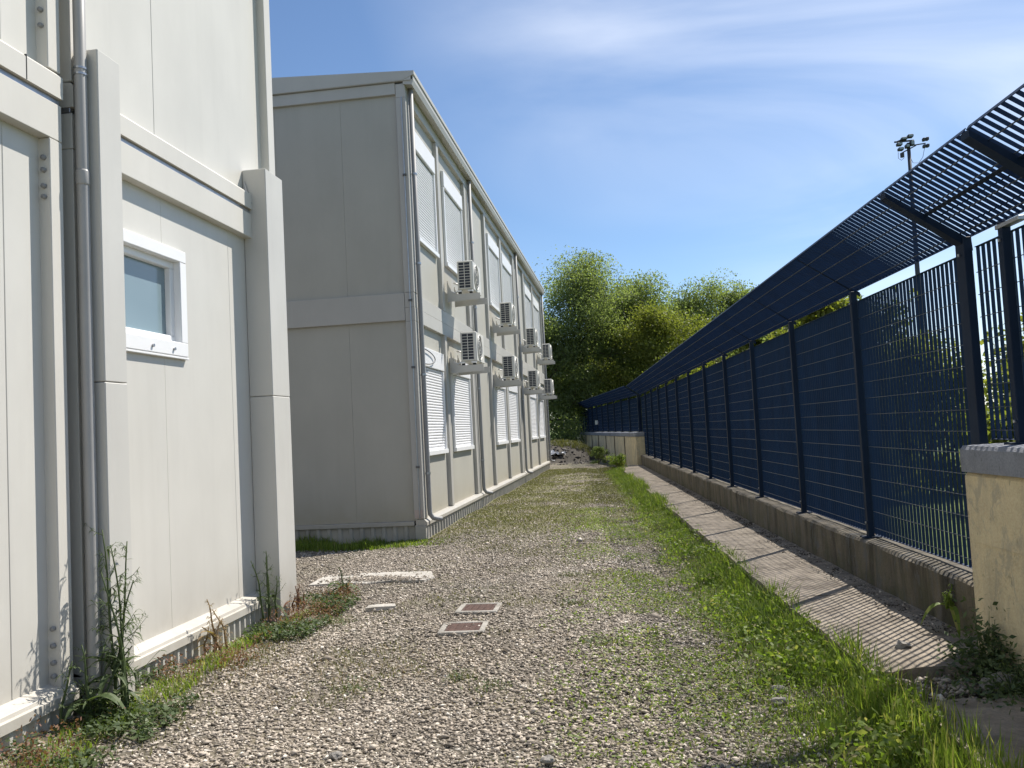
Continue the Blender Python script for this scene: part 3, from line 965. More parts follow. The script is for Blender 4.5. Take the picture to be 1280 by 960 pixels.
rough_prism(2.275, 2.53, 4.7, 28.6, -0.1, 0.432, 0.2, 0.005).build('plinth', MAT['plinth'], pl)
nw = thing('wall', 'near beige concrete wall with grey coping at the right edge', 'wall', (0, 0, 0), PHI)
rough_prism(2.19, 2.62, -0.5, 4.90, -0.1, 1.09, 0.3, 0.003, 5).build('wall_block', MAT['beige'], nw)
rough_prism(2.172, 2.64, -0.5, 4.915, 1.095, 1.238, 0.3, 0.002, 6).build('coping', MAT['coping'], nw)
MB().box(2.186, 2.1925, -0.5, 4.90, 0.708, 0.711).build('joint_line', MAT['beige'], nw)
fwl = thing('wall', 'far beige wall with grey coping at the end of the lane', 'wall', (FO[0], FO[1], 0), PHI2)
rough_prism(-0.24, 0.2, -0.30, 22.2, -0.2, 1.04, 0.6, 0.004, 8).build('wall_block', MAT['beige'], fwl)
rough_prism(-0.26, 0.22, -0.32, 22.2, 1.045, 1.185, 0.6, 0.002, 9).build('coping', MAT['coping'], fwl)
for k in range(8):
    s = 2.2 + k * 2.6
    MB().cbox(-0.262, -0.24, s, s + 0.12, -0.1, 1.04, 0.004).build('pilaster', MAT['plinth'], fwl)

# pavement of cast slabs beside the plinth
pv = bpy.data.objects.new('pavement', None); COL.objects.link(pv); pv['kind'] = 'structure'; pv.rotation_euler = (0, 0, PHI)
rg = np.random.default_rng(4)
s = 4.62
k = 0
while s < 28:
    ln = 2.45 if k else 1.9
    e = min(s + ln, 28.4)
    mb = MB()
    nn = np.linspace(1.50, 2.285, 9)
    sss = np.linspace(s + 0.006, e - 0.006, 14)
    vs = []
    for i, q in enumerate(sss):
        for j, n_ in enumerate(nn):
            jit = rg.normal(0, 0.004) if j == 0 else 0
            ed = rg.normal(0, 0.03) if (k == 0 and i == 0) else 0
            vs.append((n_ + jit, q + ed, 0.092 + 0.022 * (n_ - 1.5) + rg.normal(0, 0.0022) + rg.normal(0, 0.002) * 0))
    fs = [(i * 9 + j, i * 9 + j + 1, (i + 1) * 9 + j + 1, (i + 1) * 9 + j) for i in range(13) for j in range(8)]
    o0 = len(vs)
    for i in range(14): vs.append((vs[i * 9][0] + 0.004, vs[i * 9][1], -0.06))
    fs += [(o0 + i, o0 + i + 1, (i + 1) * 9, i * 9)[::-1] for i in range(13)]
    for j in range(9): vs.append((vs[j][0], vs[j][1], -0.06))
    fs += [(o0 + 14 + j, o0 + 15 + j, j + 1, j) for j in range(8)]
    mb.add(vs, fs)
    mb.build('slab', MAT['pave'], pv)
    s = e
    k += 1
mb = MB()
vs = []
for i, q in enumerate(np.linspace(0.5, 4.22, 16)):
    for j, n_ in enumerate(np.linspace(1.52, 2.2, 8)):
        ed = rg.normal(0, 0.03) if i == 15 else 0
        vs.append((n_ + (rg.normal(0, 0.02) if j == 0 else 0), q + ed, 0.075 + rg.normal(0, 0.003)))
fs = [(i * 8 + j, i * 8 + j + 1, (i + 1) * 8 + j + 1, (i + 1) * 8 + j) for i in range(15) for j in range(7)]
o0 = len(vs)
for i in range(16): vs.append((vs[i * 8][0], vs[i * 8][1], -0.06))
fs += [(o0 + i, o0 + i + 1, (i + 1) * 8, i * 8)[::-1] for i in range(15)]
for j in range(8): vs.append((vs[120 + j][0], vs[120 + j][1], -0.06))
fs += [(o0 + 16 + j, o0 + 17 + j, 121 + j, 120 + j)[::-1] for j in range(7)]
mb.add(vs, fs).build('slab', MAT['pave'], pv)

# ------------------------------------------------------------------ drains and slabs in the gravel
def drain(label, x0, x1, y0, y1, rot, tilt=0.0):
    cx, cy = (x0 + x1) / 2, (y0 + y1) / 2
    d = thing('drain_cover', label, 'drain cover', (cx, cy, float(ground_z(np.array(cx), np.array(cy)))), rot, 'drain covers set in the gravel')
    hx, hy = (x1 - x0) / 2, (y1 - y0) / 2
    mb = MB()
    b = 0.04
    mb.cbox(-hx, hx, -hy, -hy + b, -0.05, 0.020, 0.006); mb.cbox(-hx, hx, hy - b, hy, -0.05, 0.019, 0.006)
    mb.cbox(-hx, -hx + b, -hy + b, hy - b, -0.05, 0.020, 0.004); mb.cbox(hx - b, hx, -hy + b, hy - b, -0.05, 0.020, 0.004)
    mb.build('concrete_frame', MAT['oldframe'], d)
    li = MB().cbox(-hx + b + 0.004, hx - b - 0.004, -hy + b + 0.004, hy - b - 0.004, -0.02, 0.016, 0.003).build('lid', MAT['rust'], d)
    kn = MB()
    for i in range(5):
        for j in range(5):
            xx = -hx + b + 0.03 + i * (2 * hx - 2 * b - 0.06) / 4
            yy = -hy + b + 0.03 + j * (2 * hy - 2 * b - 0.06) / 4
            kn.box(xx - 0.005, xx + 0.005, yy - 0.005, yy + 0.005, 0.015, 0.018)
    kn.build('tread_studs', MAT['rust'], li)
    return d
drain('rusty square drain cover with pale frame, nearest to the camera', -1.44, -1.10, 6.02, 6.36, 0.05)
drain('rusty square drain cover just behind the nearest one', -1.42, -1.08, 6.58, 6.92, 0.0)
dd = drain('half buried drain cover in the gravel beyond the other two', -1.60, -1.22, 8.92, 9.22, 0.1)
dd.location.z -= 0.022
sl = MB()
rg = np.random.default_rng(9)
ring = [(-3.22, 8.12), (-2.9, 8.18), (-2.62, 8.14), (-2.4, 8.22), (-2.05, 8.18), (-2.0, 8.4), (-2.1, 8.70), (-2.5, 8.74), (-2.95, 8.72), (-3.24, 8.66)]
cx, cy = -2.6, 8.45
vs = [(x - cx, y - cy, 0.035 + rg.normal(0, 0.004)) for x, y in ring] + [((x - cx) * 1.01, (y - cy) * 1.02, -0.06) for x, y in ring]
n_ = len(ring)
sl.add(vs, [tuple(range(n_))] + [(i, i + n_, (i + 1) % n_ + n_, (i + 1) % n_) for i in range(n_)])
sl.build('concrete_slab', MAT['slab'], None, loc=(cx, cy, -0.010), label='pale broken concrete slab half covered by gravel beside the column', cat='slab')
sl = MB()
ring = [(-2.28, 7.0), (-2.16, 6.98), (-2.02, 7.03), (-2.04, 7.08), (-2.2, 7.1), (-2.27, 7.07)]
vs = [(x + 2.15, y - 7.04, 0.03 + rg.normal(0, 0.004)) for x, y in ring] + [(x + 2.15, y - 7.04, -0.03) for x, y in ring]
n_ = len(ring)
sl.add(vs, [tuple(range(n_))] + [(i, i + n_, (i + 1) % n_ + n_, (i + 1) % n_) for i in range(n_)])
sl.build('concrete_fragment', MAT['slab'], None, loc=(-2.15, 7.04, -0.012), label='small pale concrete fragment lying flat in the gravel near the weeds', cat='rubble')

# ------------------------------------------------------------------ noise helper for scattering
def vnoise(x, y, f, seed):
    """smooth value noise in 0..1"""
    xi, yi = np.floor(x * f).astype(int), np.floor(y * f).astype(int)
    fx_, fy_ = x * f - xi, y * f - yi
    fx_, fy_ = fx_ * fx_ * (3 - 2 * fx_), fy_ * fy_ * (3 - 2 * fy_)
    def h(a, b):
        q = np.sin(a * 127.1 + b * 311.7 + seed * 74.7) * 43758.5453
        return q - np.floor(q)
    return (h(xi, yi) * (1 - fx_) + h(xi + 1, yi) * fx_) * (1 - fy_) + (h(xi, yi + 1) * (1 - fx_) + h(xi + 1, yi + 1) * fx_) * fy_
def fbm(x, y, f, seed):
    return 0.55 * vnoise(x, y, f, seed) + 0.3 * vnoise(x, y, f * 2.1, seed + 1) + 0.15 * vnoise(x, y, f * 4.3, seed + 2)

def free_of(x, y, drains=True):
    n = x * FN[0] + y * FN[1]
    ok = (n < 1.49) & ~((x < -3.05) & (y < 7.32)) & ~((x < -2.80) & (y > 11.45))
    ok &= ~((x < -2.90) & (y > 6.7) & (y < 7.12)) & ~((x < -2.90) & (y > 4.4) & (y < 4.68))
    if drains:
        for (a, b, c, d) in ((-1.41, -1.13, 6.05, 6.33), (-1.39, -1.11, 6.61, 6.89)):
            ok &= ~((x > a) & (x < b) & (y > c) & (y < d))
    return ok

# ------------------------------------------------------------------ gravel
def scatter(nn, x0, x1, y0, y1):
    return RNG.uniform(x0, x1, nn), RNG.uniform(y0, y1, nn)
def grassiness(x, y):
    """0..1: how much plants take over from gravel"""
    n = x * FN[0] + y * FN[1]
    g = np.clip((n - 0.55) / 0.6, 0, 1)                          # right edge
    g = np.maximum(g, np.clip((fbm(x, y, 0.7, 3) - 0.36) * 5, 0.12, 1) * np.clip((y - 10.0) / 2.5, 0, 1) * 0.95)
    g = np.maximum(g, np.clip((-2.35 - x + 0.5 * (fbm(x, y, 1.2, 9) - 0.5)) / 0.35, 0, 1) * (y < 7.6))
    g = np.maximum(g, np.clip((fbm(x, y, 1.1, 5) - 0.56) * 6, 0, 1) * 0.6)
    g = np.maximum(g, np.clip((y - 10.9 + 0.8 * (fbm(x, y, 1.0, 6) - 0.5)) / 0.3, 0, 1) * (x < -2.75) * (y < 11.6))
    g = np.maximum(g, np.clip((-1.9 - x) / 0.5, 0, 1) * (y > 11) * 0.8)
    return g
xs, ys, szs = [], [], []
for (nn, x0, x1, y0, y1, lo, hi) in ((88000, -3.05, 1.5, 2.5, 6.6, 0.006, 0.0165), (48000, -3.4, 1.5, 6.6, 10.6, 0.007, 0.0155), (20000, -5.2, 1.4, 8.5, 11.6, 0.009, 0.018), (22000, -2.8, 1.4, 10.6, 17, 0.010, 0.020), (9000, -2.8, 1.0, 17, 31, 0.013, 0.026)):
    x, y = scatter(nn, x0, x1, y0, y1)
    keep = free_of(x, y) & (RNG.uniform(0, 1, nn) > 0.86 * grassiness(x, y)) & ~((x > -3.2) & (x < -2.05) & (y > 8.18) & (y < 8.68) & (RNG.uniform(0, 1, nn) < np.where(fbm(x, y, 3.0, 21) + 0.25 * (8.45 - y) > 0.52, 0.1, 0.93)))
    x, y = x[keep], y[keep]
    r_ = lo + (hi - lo) * RNG.uniform(0, 1, len(x)) ** 2.2
    xs.append(x); ys.append(y); szs.append(r_)
xs, ys, szs = map(np.concatenate, (xs, ys, szs))
big = RNG.uniform(0, 1, len(xs)) < 0.0015
szs = np.where(big, szs * RNG.uniform(1.7, 2.8, len(xs)), szs)
def stones(name, xs, ys, zs, rs, mat, kind='stuff', seed=1):
    rg = np.random.default_rng(seed)
    K = len(xs)
    base = np.array([(1, 0, 0), (-1, 0, 0), (0, 1, 0), (0, -1, 0), (0, 0, 1), (0, 0, -1)], float)
    F = np.array([(0, 2, 4), (2, 1, 4), (1, 3, 4), (3, 0, 4), (2, 0, 5), (1, 2, 5), (3, 1, 5), (0, 3, 5)])
    v = base[None] * (1 + rg.uniform(-0.3, 0.35, (K, 6, 1))) + rg.normal(0, 0.28, (K, 6, 3))
    v *= np.stack([rg.uniform(0.85, 1.6, K), rg.uniform(0.55, 0.95, K), rg.uniform(0.35, 0.65, K)], 1)[:, None, :]
    a = rg.uniform(0, 2 * np.pi, K)[:, None]
    t = rg.normal(0, 0.35, K)[:, None]
    x, y, z = v[..., 0], v[..., 1], v[..., 2]
    y, z = y * np.cos(t) - z * np.sin(t), y * np.sin(t) + z * np.cos(t)
    x, y = x * np.cos(a) - y * np.sin(a), x * np.sin(a) + y * np.cos(a)
    v = np.stack([x, y, z], -1) * rs[:, None, None]
    v += np.stack([xs, ys, zs], 1)[:, None, :]
    f = (F[None] + (np.arange(K) * 6)[:, None, None]).reshape(-1, 3)
    rnd = np.repeat(np.clip(rg.beta(2.1, 1.9, K) + 0.15 * (fbm(xs, ys, 1.3, 31) - 0.5), 0, 1), 8)
    return link(name, np_mesh(name, v.reshape(-1, 3), f, 3, rnd), mat, kind=kind)
extra = [(-2.66, 8.30, 0.26, 0.09, 700, 0.030), (-2.25, 8.24, 0.12, 0.05, 160, 0.030), (-3.05, 8.62, 0.2, 0.05, 120, 0.030), (-1.27, 6.03, 0.16, 0.02, 60, 0.012), (-1.43, 6.2, 0.02, 0.12, 60, 0.012), (-1.25, 6.59, 0.15, 0.02, 60, 0.012), (-1.09, 6.75, 0.02, 0.12, 40, 0.012), (-1.27, 6.18, 0.10, 0.10, 14, 0.012), (-1.4, 9.06, 0.16, 0.10, 160, 0.012), (-2.15, 7.04, 0.1, 0.04, 40, 0.01)]
ez = []
nb_ = len(xs)
for (ex, ey, sx_, sy2, k, z_) in extra:
    xs = np.concatenate([xs, ex + sx_ * RNG.normal(0, 0.8, k)]); ys = np.concatenate([ys, ey + sy2 * RNG.normal(0, 0.8, k)])
    szs = np.concatenate([szs, RNG.uniform(0.006, 0.014, k)]); ez += [z_] * k
zadd = np.concatenate([np.zeros(nb_), np.array(ez)])
zs = zadd + ground_z(xs, ys) + szs * RNG.uniform(-0.1, 0.55, len(xs))
stones('gravel', xs, ys, zs, szs, MAT['stone'], seed=2)['label'] = 'pale crushed stone gravel covering the lane'

# pebbles and chips on the broken end of the pavement
def frame_pts(n, s):
    return n * FN[0] + s * FD[0], n * FN[1] + s * FD[1]
n_, s_ = RNG.uniform(1.5, 2.19, 420), RNG.normal(4.42, 0.10, 420)
px_, py_ = frame_pts(n_, s_)
rr = RNG.uniform(0.006, 0.022, 420)
n2_, s2_ = 2.27 - np.abs(RNG.normal(0, 0.10, 900)), RNG.uniform(4.65, 17, 900)
qx, qy = frame_pts(n2_, s2_)
r2 = RNG.uniform(0.003, 0.012, 900)
stones('rubble_chips', np.concatenate([px_, qx]), np.concatenate([py_, qy]), np.concatenate([0.05 + rr * 0.5, 0.110 + 0 * r2]), np.concatenate([rr, r2]), MAT['stone'], seed=5)['label'] = 'stone chips along the broken pavement edge and plinth'

n2_, s2_ = 2.265 - np.abs(RNG.normal(0, 0.085, 5200)), RNG.uniform(4.65, 20, 5200)
qx, qy = frame_pts(n2_, s2_)
k_ = fbm(qx, qy, 1.7, 88) > 0.38
qx, qy = qx[k_], qy[k_]
stones('soil_litter', qx, qy, np.full(len(qx), 0.106), RNG.uniform(0.003, 0.011, len(qx)), MAT['soil'], seed=15)['label'] = 'dark soil and leaf litter gathered against the plinth'
def rock(label, x, y, z, r, seed):
    rg = np.random.default_rng(seed)
    import bmesh
    bm = bmesh.new()
    bmesh.ops.create_icosphere(bm, subdivisions=2, radius=1)
    k = rg.uniform(-1, 1, (5, 3))
    for v in bm.verts:
        p = np.array(v.co)
        q = 1 + 0.22 * math.sin(2.1 * p @ k[0] * 2) + 0.15 * math.sin(4 * p @ k[1]) + rg.normal(0, 0.05)
        v.co = Vector((p[0] * 1.25 * q, p[1] * 0.9 * q, max(-0.5, p[2] * 0.62 * q)))
    me = bpy.data.meshes.new('rock'); bm.to_mesh(me); bm.free()
    for v in me.vertices: v.co = v.co * r
    link('rock', me, MAT['rockstone'], loc=(x, y, z), label=label, cat='rock')
x, y = frame_pts(2.05, 4.37); rock('large grey stone at the broken pavement end by the beige wall', x, y, 0.075, 0.075, 2)
x, y = frame_pts(2.17, 4.30); rock('small rounded stone against the foot of the beige wall', x, y, 0.08, 0.035, 3)
x, y = frame_pts(1.83, 5.02); rock('small stone lying on the striped pavement', x, y, 0.115, 0.038, 4)
x, y = frame_pts(1.02, 4.62); rock('pale stone in the grass edge near the gravel', x, y, 0.015, 0.034, 6)
x, y = frame_pts(0.98, 4.42); rock('dark grey stone beside the pale stone in the grass', x, y, 0.012, 0.032, 7)
rock('flat pale stone in the foreground gravel', -0.42, 3.72, 0.012, 0.028, 8)
rock('dark round stone in the foreground gravel at left', -1.40, 3.78, 0.012, 0.026, 10)

# ------------------------------------------------------------------ grass
def blades(name, x, y, z, h, w_, mat, bend=0.5, seed=1, rbias=0.0, kind='stuff', parent=None):
    rg = np.random.default_rng(seed)
    K = len(x)
    a = rg.uniform(0, 2 * np.pi, K)
    dx, dy = np.cos(a), np.sin(a)
    tx, ty = -dy, dx
    ld = rg.uniform(0.15, 1.0, K) * bend * h
    P = np.zeros((K, 5, 3))
    for i, (t, ww) in enumerate(((0, 1.0), (0, -1.0), (0.5, 0.8), (0.5, -0.8), (1, 0))):
        P[:, i, 0] = x + dx * ld * t * t + tx * w_ * ww * 0.5
        P[:, i, 1] = y + dy * ld * t * t + ty * w_ * ww * 0.5
        P[:, i, 2] = z + h * t * (1 - 0.25 * t * bend)
    f = np.array([(0, 1, 3), (0, 3, 2), (2, 3, 4)])
    F = (f[None] + (np.arange(K) * 5)[:, None, None]).reshape(-1, 3)
    rnd = np.repeat(np.clip(rg.beta(2, 2.4, K) + rbias, 0, 1), 3)
    return link(name, np_mesh(name, P.reshape(-1, 3), F, 3, rnd), mat, parent, kind=kind)

def in_fence(nn, n0, n1, s0, s1):
    return RNG.uniform(n0, n1, nn), RNG.uniform(s0, s1, nn)
# long grass along the pavement edge
n_, s_ = in_fence(110000, 0.45, 1.58, 2.2, 27.5)
s_ = 2.2 + (s_ - 2.2) ** 1.35 / (25.3 ** 0.35)                  # denser near the camera
clump = fbm(n_ * 1.6, s_, 1.5, 41)
pr = np.clip((n_ - 0.56 - 0.32 * np.clip((s_ - 4.5) / 3, 0, 1)) / 0.42, 0, 1) * np.where(n_ > 1.52, np.clip((clump - 0.42) * 6, 0, 1), 1) * np.clip((clump - 0.22) * 3.2, 0.06, 1)
k_ = RNG.uniform(0, 1, len(n_)) < pr
n_, s_, clump = n_[k_], s_[k_], clump[k_]
x, y = frame_pts(n_, s_)
h = (0.04 + 0.23 * np.clip((n_ - 0.9) / 0.6, 0, 1) * RNG.uniform(0.25, 1.0, len(x)) * np.clip(clump * 2 - 0.35, 0.15, 1.2)) * RNG.uniform(0.7, 1.25, len(x))
blades('grass_verge', x, y, ground_z(x, y) - 0.01, h, 0.0035 + h * 0.025, MAT['grass'], 0.75, 3)['label'] = 'long green grass growing along the pavement edge'
n_, s_ = in_fence(26000, 0.75, 1.56, 2.3, 16)
s_ = 2.3 + (s_ - 2.3) ** 1.35 / (13.7 ** 0.35)
x, y = frame_pts(n_, s_)
k_ = (RNG.uniform(0, 1, len(x)) < np.clip((fbm(x, y, 2.2, 44) - 0.46) * 5, 0, 1) * np.clip((n_ - 0.8) / 0.4, 0, 1)) & (n_ < 1.55)
VX, VY = x[k_], y[k_]
# short turf over the lane
x, y = scatter(170000, -2.8, 1.1, 2.6, 30)
y = 2.6 + (y - 2.6) ** 1.25 / (27.4 ** 0.25)
g_ = grassiness(x, y)
k_ = free_of(x, y) & (RNG.uniform(0, 1, len(x)) < np.clip(g_ * 0.9 - 0.12, 0, 1))
x, y = x[k_], y[k_]
h = RNG.uniform(0.012, 0.042, len(x))
blades('short_turf', x, y, ground_z(x, y), h, 0.0045 + 0.0004 * y, MAT['moss'], 0.9, 4)['label'] = 'thin dry turf spreading over the gravel lane'
# low clover-like leaves in the right hand part of the lane
def leaflets(name, x, y, z, r, mat, seed, parent=None, kind='stuff', flat=0.5):
    rg = np.random.default_rng(seed)
    K = len(x)
    a = rg.uniform(0, 2 * np.pi, K)
    t = rg.normal(0, flat, K)
    t2 = rg.normal(0, flat, K)
    u = np.stack([np.cos(a) * np.cos(t), np.sin(a) * np.cos(t), np.sin(t)], 1)
    v = np.stack([-np.sin(a) * np.cos(t2), np.cos(a) * np.cos(t2), np.sin(t2)], 1)
    c = np.stack([x, y, z], 1)
    r = r[:, None]
    P = np.stack([c - u * r, c + v * r * 0.55 - u * r * 0.1, c + u * r, c - v * r * 0.55 - u * r * 0.1], 1)
    F = (np.array([[0, 1, 2, 3]])[None] + (np.arange(K) * 4)[:, None, None]).reshape(-1, 4)
    return link(name, np_mesh(name, P.reshape(-1, 3), F, 4, np.clip(rg.beta(2, 2, K), 0, 1)), mat, parent, kind=kind)
n_, s_ = in_fence(90000, -0.4, 1.5, 2.4, 15)
x, y = frame_pts(n_, s_)
pr = np.clip((n_ + 0.35) / 1.15, 0, 1) ** 1.1 * np.clip((fbm(x, y, 1.6, 15) - 0.37) * 4.0, 0, 1)
k_ = (RNG.uniform(0, 1, len(x)) < pr) & free_of(x, y)
x, y = x[k_], y[k_]
leaflets('low_weeds', x, y, ground_z(x, y) + RNG.uniform(0.008, 0.05, len(x)), RNG.uniform(0.006, 0.016, len(x)), MAT['grass'], 6)['label'] = 'low leafy weeds between gravel and verge'
leaflets('verge_leaves', VX, VY, ground_z(VX, VY) + RNG.uniform(0.02, 0.14, len(VX)), RNG.uniform(0.010, 0.026, len(VX)), MAT['grass'], 66, flat=0.7)['label'] = 'broad leaves of weeds mixed into the grass verge'
x, y = scatter(26000, -2.6, 0.9, 2.6, 11)
k_ = free_of(x, y) & (RNG.uniform(0, 1, len(x)) < np.clip((fbm(x, y, 0.8, 82) - 0.44) * 2.6, 0, 0.85) * np.clip((fbm(x, y, 4.0, 83) - 0.42) * 5, 0, 1))
x, y = x[k_], y[k_]
leaflets('gravel_sprouts', x, y, ground_z(x, y) + RNG.uniform(0.008, 0.03, len(x)), RNG.uniform(0.005, 0.012, len(x)), MAT['moss'], 67, flat=0.6)['label'] = 'tiny sprouts and straw scattered between the gravel stones'
x, y = scatter(9000, -2.7, -0.2, 2.6, 6.2)
k_ = free_of(x, y) & (RNG.uniform(0, 1, len(x)) < np.clip((fbm(x, y, 1.1, 182) - 0.44) * 3, 0, 0.8) * np.clip((-0.2 - x) / 1.5, 0, 1))
x, y = x[k_], y[k_]
blades('dry_straw', x, y, ground_z(x, y) + 0.008, RNG.uniform(0.006, 0.03, len(x)), np.full(len(x), 0.0035), MAT['dryweed'], 2.2, 167)['label'] = 'dry straw and dead stems on the foreground gravel'
# weeds along the near building
x, y = scatter(17000, -3.04, -2.1, 3.0, 7.6)
lim = -2.70 + 0.45 * (fbm(x, y, 1.3, 51) - 0.5) - 0.06 * (y - 5)
lim = lim + 0.35 * np.clip((3.9 - y), 0, 1) + 0.25 * np.clip((y - 6.6), 0, 1)
k_ = free_of(x, y) & (x < lim) & (RNG.uniform(0, 1, len(x)) < np.clip((fbm(x, y, 2.3, 52) - 0.30) * 3, 0, 1))
x, y = x[k_], y[k_]
h = RNG.uniform(0.015, 0.09, len(x)) * np.clip(fbm(x, y, 1.8, 53) * 1.9, 0.4, 1.5) * np.clip((x + 3.12) / 0.25, 0.35, 1)
blades('wall_grass', x, y, ground_z(x, y) - 0.005, h, 0.005 + h * 0.02, MAT['grass'], 0.9, 8, 0.1)['label'] = 'grass growing along the foot of the near building'
x2, y2 = scatter(16000, -3.02, -2.2, 3.2, 7.7)
k_ = free_of(x2, y2) & (x2 < -2.55 + 0.3 * (fbm(x2, y2, 1.3, 51) - 0.5)) & (fbm(x2, y2, 2.0, 57) > 0.50)
x2, y2 = x2[k_], y2[k_]
leaflets('reddish_groundcover', x2, y2, ground_z(x2, y2) + RNG.uniform(0.01, 0.19, len(x2)) * np.clip(fbm(x2, y2, 2.5, 58) * 1.6, 0.2, 1.3), RNG.uniform(0.006, 0.014, len(x2)), MAT['redweed'], 9, flat=0.8)['label'] = 'reddish sorrel-like weeds at the building foot'
x3, y3 = scatter(12000, -3.02, -2.45, 3.2, 7.5)
k_ = free_of(x3, y3) & (fbm(x3, y3, 2.2, 77) + 0.25 * np.exp(-((y3 - 4.2) / 0.35) ** 2) > 0.54)
x3, y3 = x3[k_], y3[k_]
leaflets('leafy_groundcover', x3, y3, ground_z(x3, y3) + RNG.uniform(0.01, 0.08, len(x3)), RNG.uniform(0.009, 0.024, len(x3)), MAT['weed'], 10)['label'] = 'green leafy weeds at the foot of the near building'
# grass in front of the end wall and along the far building
x, y = scatter(9000, -5.5, -2.5, 10.7, 11.55)
k_ = RNG.uniform(0, 1, len(x)) < np.clip((y - 10.75 + 0.5 * (fbm(x, y, 1.5, 61) - 0.5)) / 0.4, 0, 1) * np.where(x > -2.8, 0.35, 1)
x, y = x[k_], y[k_]
h = RNG.uniform(0.02, 0.13, len(x)) * np.where(x < -3.4, 1.2, 0.6) * np.clip(fbm(x, y, 2.5, 63) * 2.4 - 0.3, 0.25, 1.7)
blades('end_wall_grass', x, y, ground_z(x, y), h, 0.010 + 0 * h, MAT['grass'], 0.7, 12)['label'] = 'grass strip in the shade of the shuttered building end wall'

# single tufts standing in the gravel
tufts = [(-0.62, 8.2, 0.10, 'small green tuft in the gravel right of the drain covers'), (-2.35, 6.62, 0.13, 'green leafy tuft in the gravel near the weedy column'),
         (-0.5, 6.9, 0.09, 'low grey-green tuft beyond the middle of the lane'), (-0.85, 4.75, 0.10, 'low tuft in the foreground middle of the gravel'),
         (-1.05, 5.0, 0.09, 'grey-green sprig in the gravel in front of the drains'), (-1.7, 4.9, 0.11, 'sparse green tuft in the left foreground gravel'),
         (-0.25, 5.6, 0.09, 'low tuft in the gravel right of centre')]
for i, (tx_, ty_, r, lab) in enumerate(tufts):
    t_ = thing('weed_tuft', lab, 'weed', (tx_, ty_, float(ground_z(np.array(tx_), np.array(ty_)))), 0, 'tufts in the gravel')
    a = RNG.normal(0, r * 0.62, (90, 2))
    blades('blades', a[:, 0], a[:, 1], np.zeros(90), RNG.uniform(0.015, 0.06, 90), np.full(90, 0.004), MAT['moss'], 1.0, 20 + i, parent=t_)
    a = RNG.normal(0, r * 0.7, (70, 2))
    leaflets('leaves', a[:, 0], a[:, 1], RNG.uniform(0.005, 0.04, 70), RNG.uniform(0.007, 0.014, 70), MAT['weed'], 40 + i, parent=t_)

# ------------------------------------------------------------------ larger weeds
def leaf_strip(mb, base, az, length, width, rise, droop, segs=6):
    """a long curved leaf with a folded midrib"""
    d = Vector((math.cos(az), math.sin(az), 0))
    t = Vector((-d.y, d.x, 0))
    b = Vector(base)
    vs, fs = [], []
    for i in range(segs + 1):
        q = i / segs
        p = b + d * (length * q * (1 - 0.15 * q)) + Vector((0, 0, rise * q - droop * q * q))
        ww = width * (math.sin(math.pi * min(1, 0.12 + 0.88 * q)) ** 0.8) * (1 if i < segs else 0.02)
        vs += [p + t * ww * 0.5 + Vector((0, 0, ww * 0.18)), p, p - t * ww * 0.5 + Vector((0, 0, ww * 0.18))]
    for i in range(segs):
        o = i * 3
        fs += [(o, o + 1, o + 4, o + 3), (o + 1, o + 2, o + 5, o + 4)]
    mb.add(vs, fs)
def attr_rnd(o, lo, hi, rg):
    me = o.data
    a = me.attributes.new('rnd', 'FLOAT', 'FACE')
    a.data.foreach_set('value', rg.uniform(lo, hi, len(me.polygons)).astype(np.float32))
    return o
